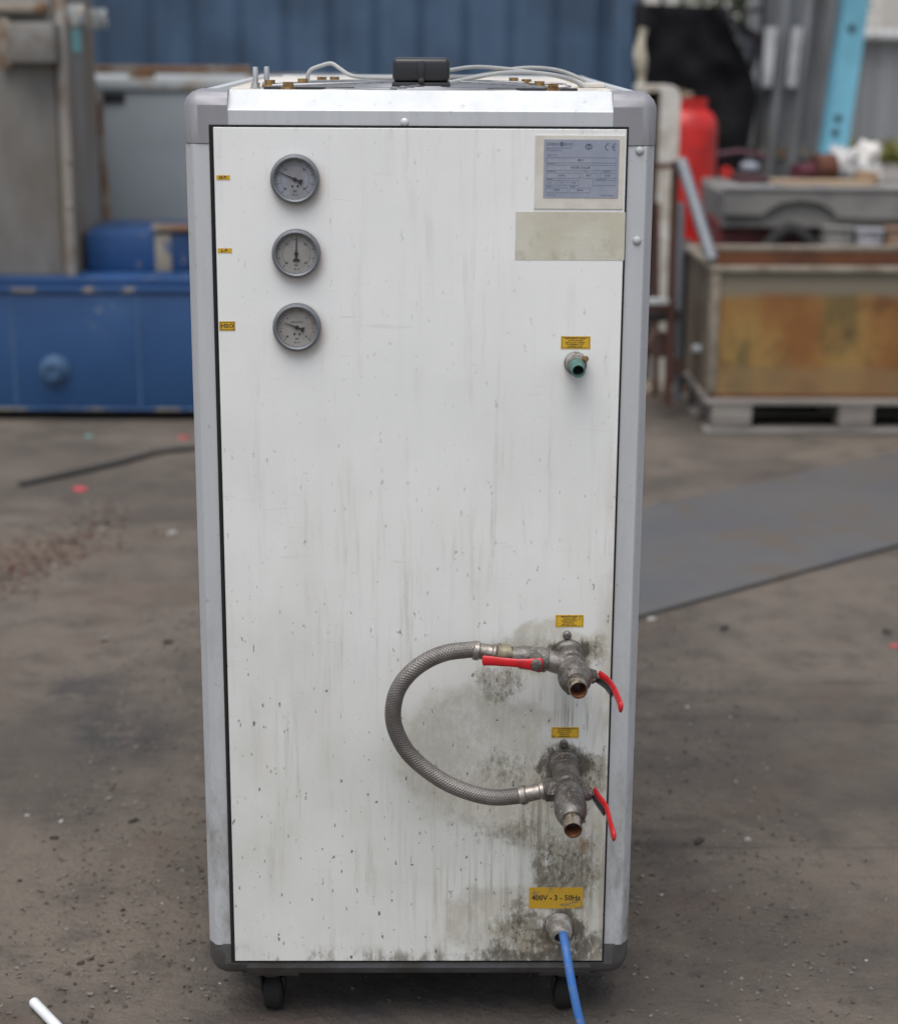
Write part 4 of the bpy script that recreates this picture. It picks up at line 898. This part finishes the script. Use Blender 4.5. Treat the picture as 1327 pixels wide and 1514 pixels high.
for i, (p0, p1, pt, hh, lab) in enumerate(((1214, 1256, 330, 0, 'pale grey plastic crate nearest the tyre under the grey trough'), (1262, 1300, 333, 0, 'whiter plastic crate with a recessed face under the grey trough'), (1306, 1350, 330, 0, 'brown cardboard box at the right edge under the grey trough'))):
    a = P(p0, pt, Yx+.02); b = P(p1, pt, Yx+.02)
    cm = [worn('crate_grey', (.22, .215, .20), (.16, .155, .15), 8), worn('crate_white', (.33, .33, .36), (.25, .25, .27), 8), worn('carton_brown', (.26, .17, .11), (.2, .13, .09), 8)][i]
    cr = thing(['plastic_crate', 'plastic_crate', 'cardboard_box'][i], ((a.x+b.x)/2, Yx+.1, 0), lab, 'crate' if i < 2 else 'box')
    zt = a.z-.01
    m = MB(); m.box(a.x, b.x, Yx-.05, Yx+.30, .0, zt-.022, .006); m.build('crate_body', cm, cr)
    m = MB(); m.box(a.x-.008, b.x+.008, Yx-.06, Yx+.31, zt-.02, zt, .005); m.build('rim' if i < 2 else 'lid', cm, cr)
    for s_ in (.12, .88): m = MB(); xx = a.x+(b.x-a.x)*s_; m.box(xx-.008, xx+.008, Yx-.058, Yx-.051, .02, zt-.024); m.build('rib' if i < 2 else 'tape_strip', cm, cr)
# scrap on the trough
zb = z1-.02
wood = worn('weathered_plank', (.40, .30, .19), (.30, .22, .15), 5, stretch=(.3, 4, 1), rough=.8)
def plank(a, b, th, yy, dy, name, mat, lab, lift=0, rz=0):
    A_ = P(*a, yy); B_ = P(*b, yy); m = MB(); cx = (A_.x+B_.x)/2; L = abs(B_.x-A_.x)
    m.box(cx-L/2, cx+L/2, yy, yy+dy, z1+.021+lift, z1+.021+lift+th, .003, rot=Matrix.Rotation(rz, 3, 'Z')); return tag(m.build(name, mat), lab, 'plank')
plank((1142, 270), (1290, 285), .022, Yx+.02, .12, 'plank', wood, 'weathered timber plank lying along the near edge of the trough', rz=-.05)
plank((1090, 270), (1135, 270), .03, Yx+.1, .2, 'steel_offcut', plain('maroon_steel', (.06, .018, .022), .6), 'flat maroon steel offcut lying at the left end of the trough')
def lump(name, px, yy, rx, rz_, mat, lab, cat, ry=None, seed=1, amp=.25):
    cx = P(px, 258, yy).x; q = bmesh.new(); bmesh.ops.create_icosphere(q, subdivisions=4, radius=1)
    for v in q.verts:
        nn_ = 1+amp*mnoise.noise(v.co*1.8+Vector((seed, 0, 0)))+amp*.5*mnoise.noise(v.co*5+Vector((seed, 3, 0)))
        v.co = Vector((cx+v.co.x*rx*nn_, yy+v.co.y*(ry or rx)*nn_, max(v.co.z, -.7)*rz_*nn_))
    lo = min(v.co.z for v in q.verts)
    for v in q.verts: v.co.z += z1-.019-lo
    m = MB(); m.join(q); return tag(m.build(name, mat, ang=80), lab, cat)
lump('plastic_bundle', 1246, Yx+.36, .085, .10, worn('white_wrap', (.50, .50, .50), (.34, .34, .34), 14), 'crumpled grey white plastic wrap bundle on the trough', 'plastic bundle', seed=2, amp=.5)
lump('white_sack', 1276, Yx+.42, .085, .115, worn('white_sack', (.66, .65, .62), (.52, .49, .45), 12), 'bright white sack behind the tan wood block on the trough', 'sack', seed=6, amp=.4)
a = P(1268, 270, Yx+.1); b = P(1298, 270, Yx+.1); m = MB(); m.box(a.x, b.x, Yx+.10, Yx+.22, z1-.019, z1+.075, .006); tag(m.build('wood_block', worn('tan_wood', (.30, .19, .10), (.22, .14, .08), 8)), 'tan wood block standing before the white sack on the trough', 'wood block')
rusc = worn('rust_scrap', (.12, .045, .025), (.07, .03, .02), 12, rough=.85)
m = MB(); a = P(1218, 256, Yx+.25); m.lathe([(.03, 0), (.065, 0), (.065, .10), (.03, .10)], (a.x-.05, Yx+.25, z1+.088), (1, .3, 0), 24); tag(m.build('rusty_roller', rusc), 'rusty brown steel roller lying beside the white bundle', 'roller')
m = MB(); a = P(1186, 256, Yx+.22)
m.cyl((a.x-.04, Yx+.2, z1+.066), (a.x+.08, Yx+.27, z1+.066), .044, seg=18); tag(m.build('maroon_canister', plain('maroon_paint', (.09, .02, .03), .6)), 'small dark maroon canister lying left of the rusty roller', 'canister')
c = P(1100, 250, Yx+.35)
hm = thing('hand_tool', (c.x, Yx+.35, z1), 'black and grey power tool lying at the left end of the trough', 'power tool')
m = MB(); m.box(c.x-.09, c.x+.05, Yx+.3, Yx+.38, z1+.022, z1+.065, .012); m.build('tool_body', MT['inner'], hm)
m = MB(); m.box(c.x-.02, c.x+.06, Yx+.295, Yx+.385, z1+.066, z1+.105, .012); m.build('motor_cover', plain('tool_grey', (.30, .32, .38), .5), hm)
m = MB(); m.tube([(c.x-.14, Yx+.34, z1+.14), (c.x-.02, Yx+.34, z1+.155), (c.x+.10, Yx+.34, z1+.13)], .013, 4, 10); m.build('handle', plain('maroon_grip', (.07, .02, .03), .6), hm)
m = MB(); m.lathe([(.03, 0), (.03, .03)], (c.x-.10, Yx+.30, z1+.06), (0, -1, 0), 18); m.build('red_knob', plain('red_knob', (.45, .02, .015), .5), hm)
# yellow tank on pallet
def tank_mat():
    g = NG('stained_yellow_tank'); X_, Y_, Z_ = g.sep()
    c = g.mix(g.mr(g.noise(2.4, 5, g.vec((1, 1, .8))), .35, .62), (.30, .185, .055), (.21, .085, .022))
    c = g.mix(g.mul(g.mr(g.noise(4, 6, g.vec((1.5, 1, .8), (3, 0, 2))), .48, .66), .8), c, (.11, .085, .030))
    c = g.mix(g.mul(g.mr(g.noise(6, 6, g.vec((1, 1, 1), (1, 0, 8))), .52, .7), .55), c, (.075, .028, .012))
    zb_ = Z(1150, 436, 4.5); zc_ = Z(1150, 545, 4.5)
    return g, c
g, c = tank_mat(); Yy = 4.5
zt_ = Z(1150, 403, Yy); zb_ = Z(1150, 588, Yy)
g.co2 = g.n('ShaderNodeNewGeometry').outputs['Position']; zz = g.sep(g.co2)[2]
wob_ = g.mul(g.noise(3, 4), .06)
c = g.mix(g.mr(g.op('ADD', zz, wob_), zt_-.115+.03, zt_-.065+.03), c, (.19, .165, .12))
c = g.mix(g.mul(g.mr(g.op('ADD', zz, wob_), zb_+.17, zb_+.13), .6), c, (.21, .14, .07))
g.bump(g.noise(12, 4), .3, .01); ym = g.fin(c, .5)
rim_m = worn('tank_rim_grey', (.25, .22, .175), (.15, .12, .085), 8, rough=.6)
inr = worn('tank_inside_rust', (.16, .06, .025), (.09, .035, .018), 4, rough=.8)
side_m = worn('tank_side_brown', (.17, .14, .10), (.11, .075, .05), 4, rough=.65)
xl = X(1052, 500, Yy); xr_ = xl+1.3; dp = .72
yt = thing('open_tank', (xl+.65, Yy+.36, zb_), 'open rectangular tank of stained orange yellow metal with a pale rim, sitting on a pallet', 'tank')
m = MB(); m.box(xl, xr_, Yy, Yy+.012, zb_+.015, zt_); m.build('front_wall', ym, yt)
m = MB(); m.box(xl-.001, xl+.012, Yy+.013, Yy+dp-.013, zb_+.015, zt_); m.build('side_wall', side_m, yt)
m = MB(); m.box(xr_-.012, xr_+.001, Yy+.013, Yy+dp-.013, zb_+.015, zt_); m.build('side_wall', side_m, yt)
m = MB(); m.box(xl, xr_, Yy+dp-.012, Yy+dp, zb_+.015, zt_); m.build('back_wall', inr, yt)
m = MB(); m.box(xl, xr_, Yy, Yy+dp, zb_, zb_+.014); m.build('tank_floor', inr, yt)
e_ = .022
for a in ((xl-e_, xr_+e_, Yy-e_, Yy+.016), (xl-e_, xr_+e_, Yy+dp-.016, Yy+dp+e_), (xl-e_, xl+.016, Yy+.017, Yy+dp-.017), (xr_-.016, xr_+e_, Yy+.017, Yy+dp-.017)):
    m = MB(); m.box(*a, zt_+.001, zt_+.026, .005); m.build('rim', rim_m, yt)
m = MB(); m.box(xl-.014, xl+.022, Yy-.014, Yy-.001, zb_+.016, zt_-.001, .003); m.build('corner_angle', rim_m, yt)
m = MB(); m.box(xl-.014, xl-.002, Yy-.0005, Yy+.04, zb_+.016, zt_-.001, .003); m.build('corner_angle', rim_m, yt)
c = P(1030, 515, Yy+.3); m = MB(); m.lathe([(.018, 0), (.018, .03), (.01, .035)], (xl-.001, Yy+.28, c.z), (-1, 0, 0), 14); m.build('drain_plug', palem, yt)
pm = worn('pallet_wood', (.24, .225, .205), (.165, .15, .135), 6, .4, .65, .85, stretch=(.4, 3, 3))
pl_ = thing('pallet', (xl+.62, Yy+.36, 0), 'grey weathered timber pallet under the stained yellow tank', 'pallet')
Yp0 = Yy-.03; pw = 1.24
for i in range(6):
    m = MB(); y_ = Yp0+i*.14; m.box(xl-.02, xl+pw, y_, y_+.098, zb_-.026, zb_-.003, .003); m.build('deck_board', pm, pl_)
px_blocks = [(1052, 1111), (1240, 1291)]
bxs = [(X(a, 615, Yp0), X(b, 615, Yp0)) for a, b in px_blocks]; bxs.append((bxs[1][0]+.5, bxs[1][0]+.62))
for (a, b) in bxs:
    m = MB(); m.box(a-.001, b+.001, Yp0+.002, Yp0+.79, zb_-.045, zb_-.0265, .002); m.build('stringer_board', pm, pl_)
    for yy in (Yp0+.003, Yp0+.34, Yp0+.66):
        m = MB(); m.box(a, b, yy, yy+.12, .0225, zb_-.0455, .004); m.build('block', pm, pl_)
for yy in (Yp0+.002, Yp0+.35, Yp0+.68):
    m = MB(); m.box(xl-.02, xl+pw, yy, yy+.10, .002, .022, .003); m.build('bottom_board', pm, pl_)
# steel plate on the ground
spm = worn('steel_plate', (.095, .098, .108), (.115, .112, .108), 1.6, .35, .65, .5, .1, spots=((.12, .095, .072), 2.5, .48, .68), bump=.3, bscale=12)
c4 = [G(905, 917, .02), G(1400, 781, .02), G(1420, 645, .02), G(880, 762, .02)]
m = MB(); m.hexa([Vector((p.x, p.y, .004)) for p in c4]+[Vector((p.x, p.y, .014)) for p in c4]); o = m.build('steel_plate', spm); tag(o, 'large flat grey steel plate lying on the ground right of the chiller', 'steel plate')
# far wall, building, weeds
fwm = worn('far_grey_cladding', (.27, .28, .31), (.22, .225, .24), .8, rough=.6, stretch=(4, 1, .3))
Yd = 22
fwl = thing('cladding_wall', (8, Yd, 0), 'low grey corrugated wall far off beyond the light blue post', 'wall')
x0 = X(1180, 150, Yd); zt = Z(1300, 57, Yd)
for i in range(16):
    m = MB(); m.prism([(x0+.5*i, Yd), (x0+.5*i+.25, Yd-.03), (x0+.5*i+.30, Yd+.02), (x0+.5*i+.495, Yd+.02), (x0+.5*i+.495, Yd+.05), (x0+.5*i, Yd+.05)], 'z', 0, zt); m.build('wall_sheet', fwm, fwl)
m = MB(); m.box(x0-2, x0+8.1, Yd-.2, Yd+1.2, zt+.002, zt+.10, .02); m.build('pale_coping', plain('pale_coping', (.62, .63, .66), .6), fwl)
bld = thing('warehouse', (6, 34, 0), 'pale cream warehouse filling the distance behind the fence', 'building')
m = MB(); m.box(1.5, 24, 30, 44, 0, 6.5); m.build('wall', worn('cream_cladding', (.58, .56, .52), (.46, .45, .43), .7, stretch=(2, 1, .2)), bld)
for i in range(11):
    m = MB(); m.box(2+2*i, 2.12+2*i, 29.9, 29.99, 0, 6.4); m.build('cladding_rib', plain('rib_cream', (.5, .48, .45)), bld)
m = MB(); m.box(1.3, 24.2, 29.7, 44.3, 6.52, 6.8); m.build('roof', fwm, bld)
def leafy(name, spots, cnt, size, mat, lab, cat, kind):
    m = MB()
    for _ in range(cnt):
        p = spots(); a_ = random.uniform(0, 6.28); s_ = size*random.uniform(.5, 1.3); u = Vector((math.cos(a_), math.sin(a_), random.uniform(-.3, .8))).normalized()*s_; v = Vector((-math.sin(a_), math.cos(a_), random.uniform(-.5, .5)))*s_*.35
        vs_ = [m.bm.verts.new(p+k_) for k_ in (Vector((0, 0, 0)), u*.5+v, u, u*.5-v)]; m.bm.faces.new(vs_)
    return tag(m.build(name, mat, smooth=False), lab, cat, kind=kind)
gm2 = plain('weed_green', (.17, .17, .035), .8, var=.4, sc=3)
leafy('weeds', lambda: Vector((random.uniform(x0, x0+6), random.uniform(Yd-1.8, Yd-.1), random.uniform(0, .22)*random.random())), 6000, .13, gm2, 'yellow green weeds along the foot of the far grey wall', 'weeds', 'stuff')
def bushp():
    c = Vector((X(1110, 20, 20), 20, 1.9)); v = Vector((random.gauss(0, .5), random.gauss(0, .5), random.gauss(0, .55))); return c+v
leafy('bush', bushp, 3500, .12, plain('bush_green', (.06, .10, .03), .7, var=.4, sc=2), 'green shrub seen through the mesh cage above the black sheeting', 'shrub', None)
m = MB(); c = X(1110, 20, 20); m.cyl((c, 20, 0), (c, 20, 1.8), .06, .03, 10); b_ = m.build('shrub_stem', drust)
bu = bpy.data.objects['bush']; b_.parent = bu; b_.name = 'stem'
# ------------------------------------------------------------------ litter
wrod = G(50, 1482, .008); wr2 = G(88, 1522, .008); d_ = (wr2-wrod)
m = MB(); m.lathe([(.0075, 0), (.0085, .002), (.0085, .6), (.0075, .602)], Vector((wrod.x, wrod.y, .009)), Vector((d_.x, d_.y, 0)), 14); tag(m.build('white_rod', plain('white_pvc', (.78, .8, .82), .4)), 'white plastic rod lying on the ground in the bottom left corner', 'rod')
m = MB(); m.tube([G(30, 716, .01), G(110, 698, .012), G(180, 682, .012), G(235, 668, .01), G(300, 660, .01)], .011, 5, 8); tag(m.build('dark_cable', plain('old_cable', (.05, .048, .045), .8)), 'thin dark cable lying across the ground in front of the blue machine base', 'cable')
def chip(px, py, w_, h_, t_, mat, lab, rz=0., nm='litter_piece', cat='litter'):
    p = G(px, py); w_ *= .62; h_ *= .62; base = gz(p.x, p.y)-.001; r_ = bmesh.new(); rz = random.uniform(0, 3)
    for _ in range(14):
        a_ = random.uniform(0, 6.28); q_ = random.uniform(.4, 1); x_, y_ = math.cos(a_)*w_*q_*1.2, math.sin(a_)*h_*q_
        r_.verts.new((p.x+x_*math.cos(rz*.3)-y_*math.sin(rz*.3), p.y+x_*math.sin(rz*.3)+y_*math.cos(rz*.3), base+random.uniform(0, 1)*t_*(1.4-q_)*1.5))
    bmesh.ops.convex_hull(r_, input=r_.verts[:])
    for v in [v for v in r_.verts if not v.link_faces]: r_.verts.remove(v)
    m = MB(); m.join(r_); return tag(m.build(nm, mat, smooth=False), lab, cat)
rp = plain('red_plastic', (.42, .06, .07), .6); wp = plain('white_scrap', (.32, .31, .29), .7); bs = plain('brown_stone', (.11, .085, .07), .9, var=.3); ds = plain('dark_stone', (.04, .036, .033), .9)
chip(118, 725, .045, .05, .012, rp, 'flat red plastic scrap on the ground in front of the thin dark cable')
chip(271, 648, .04, .035, .012, rp, 'red scrap on the ground tight against the left post of the chiller')
chip(1322, 957, .03, .025, .010, rp, 'small red scrap at the right edge below the steel plate')
chip(255, 789, .035, .03, .008, wp, 'pale flat scrap beside the left post of the chiller')
chip(155, 948, .03, .02, .008, wp, 'pale oval scrap on the ground left of the chiller at mid height')
chip(962, 918, .025, .02, .008, wp, 'pale scrap just below the near corner of the steel plate')
chip(162, 1182, .014, .010, .006, wp, 'small pale chip low on the left ground near two dark stones')
chip(40, 1207, .014, .008, .006, wp, 'small pale chip near the left edge low in the photo')
chip(975, 1324, .010, .008, .006, wp, 'small bright chip on the ground right of the bottom casting')
chip(1105, 1243, .012, .008, .006, wp, 'small pale fleck on the ground right of the lower valve')
chip(133, 612+33, .03, .02, .006, plain('cyan_scrap', (.15, .35, .33)), 'small cyan scrap in the shadow before the blue machine base')
chip(1033, 1247, .022, .018, .012, ds, 'dark lump on the ground right of the lower valve', nm='stone', cat='stone')
chip(1070, 933, .03, .02, .012, ds, 'dark stone below the middle of the steel plate', nm='stone', cat='stone')
chip(1310, 937, .03, .02, .012, ds, 'dark stone near the right edge below the steel plate', nm='stone', cat='stone')
chip(247, 953, .03, .02, .012, ds, 'dark stone left of the chiller beside the pale oval scrap', nm='stone', cat='stone')
chip(197, 1215, .018, .010, .008, ds, 'dark stone low on the left ground, right of the pale chip', nm='stone', cat='stone')
chip(80, 1240, .015, .010, .008, ds, 'dark stone low on the left ground, furthest left of the dark stones', nm='stone', cat='stone')
for i, (px, py) in enumerate(((120, 1425), (135, 1418), (150, 1428), (100, 1440), (165, 1422))):
    chip(px, py, .012, .006, .006, bs, ['brown leaf scrap, second from the left of the row above the white rod', 'brown leaf scrap, middle of the row above the white rod', 'brown leaf scrap, second from the right of the row above the white rod', 'brown leaf scrap, leftmost of the row above the white rod', 'brown leaf scrap, rightmost of the row above the white rod'][i], nm='leaf_scrap', cat='leaf')['group'] = 'leaf scraps above the white rod'
def lane(): t = random.random(); p = G(-20+200*t+random.gauss(0, 25), 860-90*t+random.gauss(0, 18)); return p.x, p.y
scatter('debris', 420, lane, lambda: .008, [worn('rust_crumbs', (.12, .06, .04), (.07, .05, .04), 12)], 'band of rusty brown rubble crumbs on the ground at left', 'debris')
scatter('debris', 70, lane, lambda: .008, [worn('pale_crumbs', (.26, .23, .19), (.16, .14, .12), 12)], 'pale crumbs mixed in the rubble band at left', 'debris')
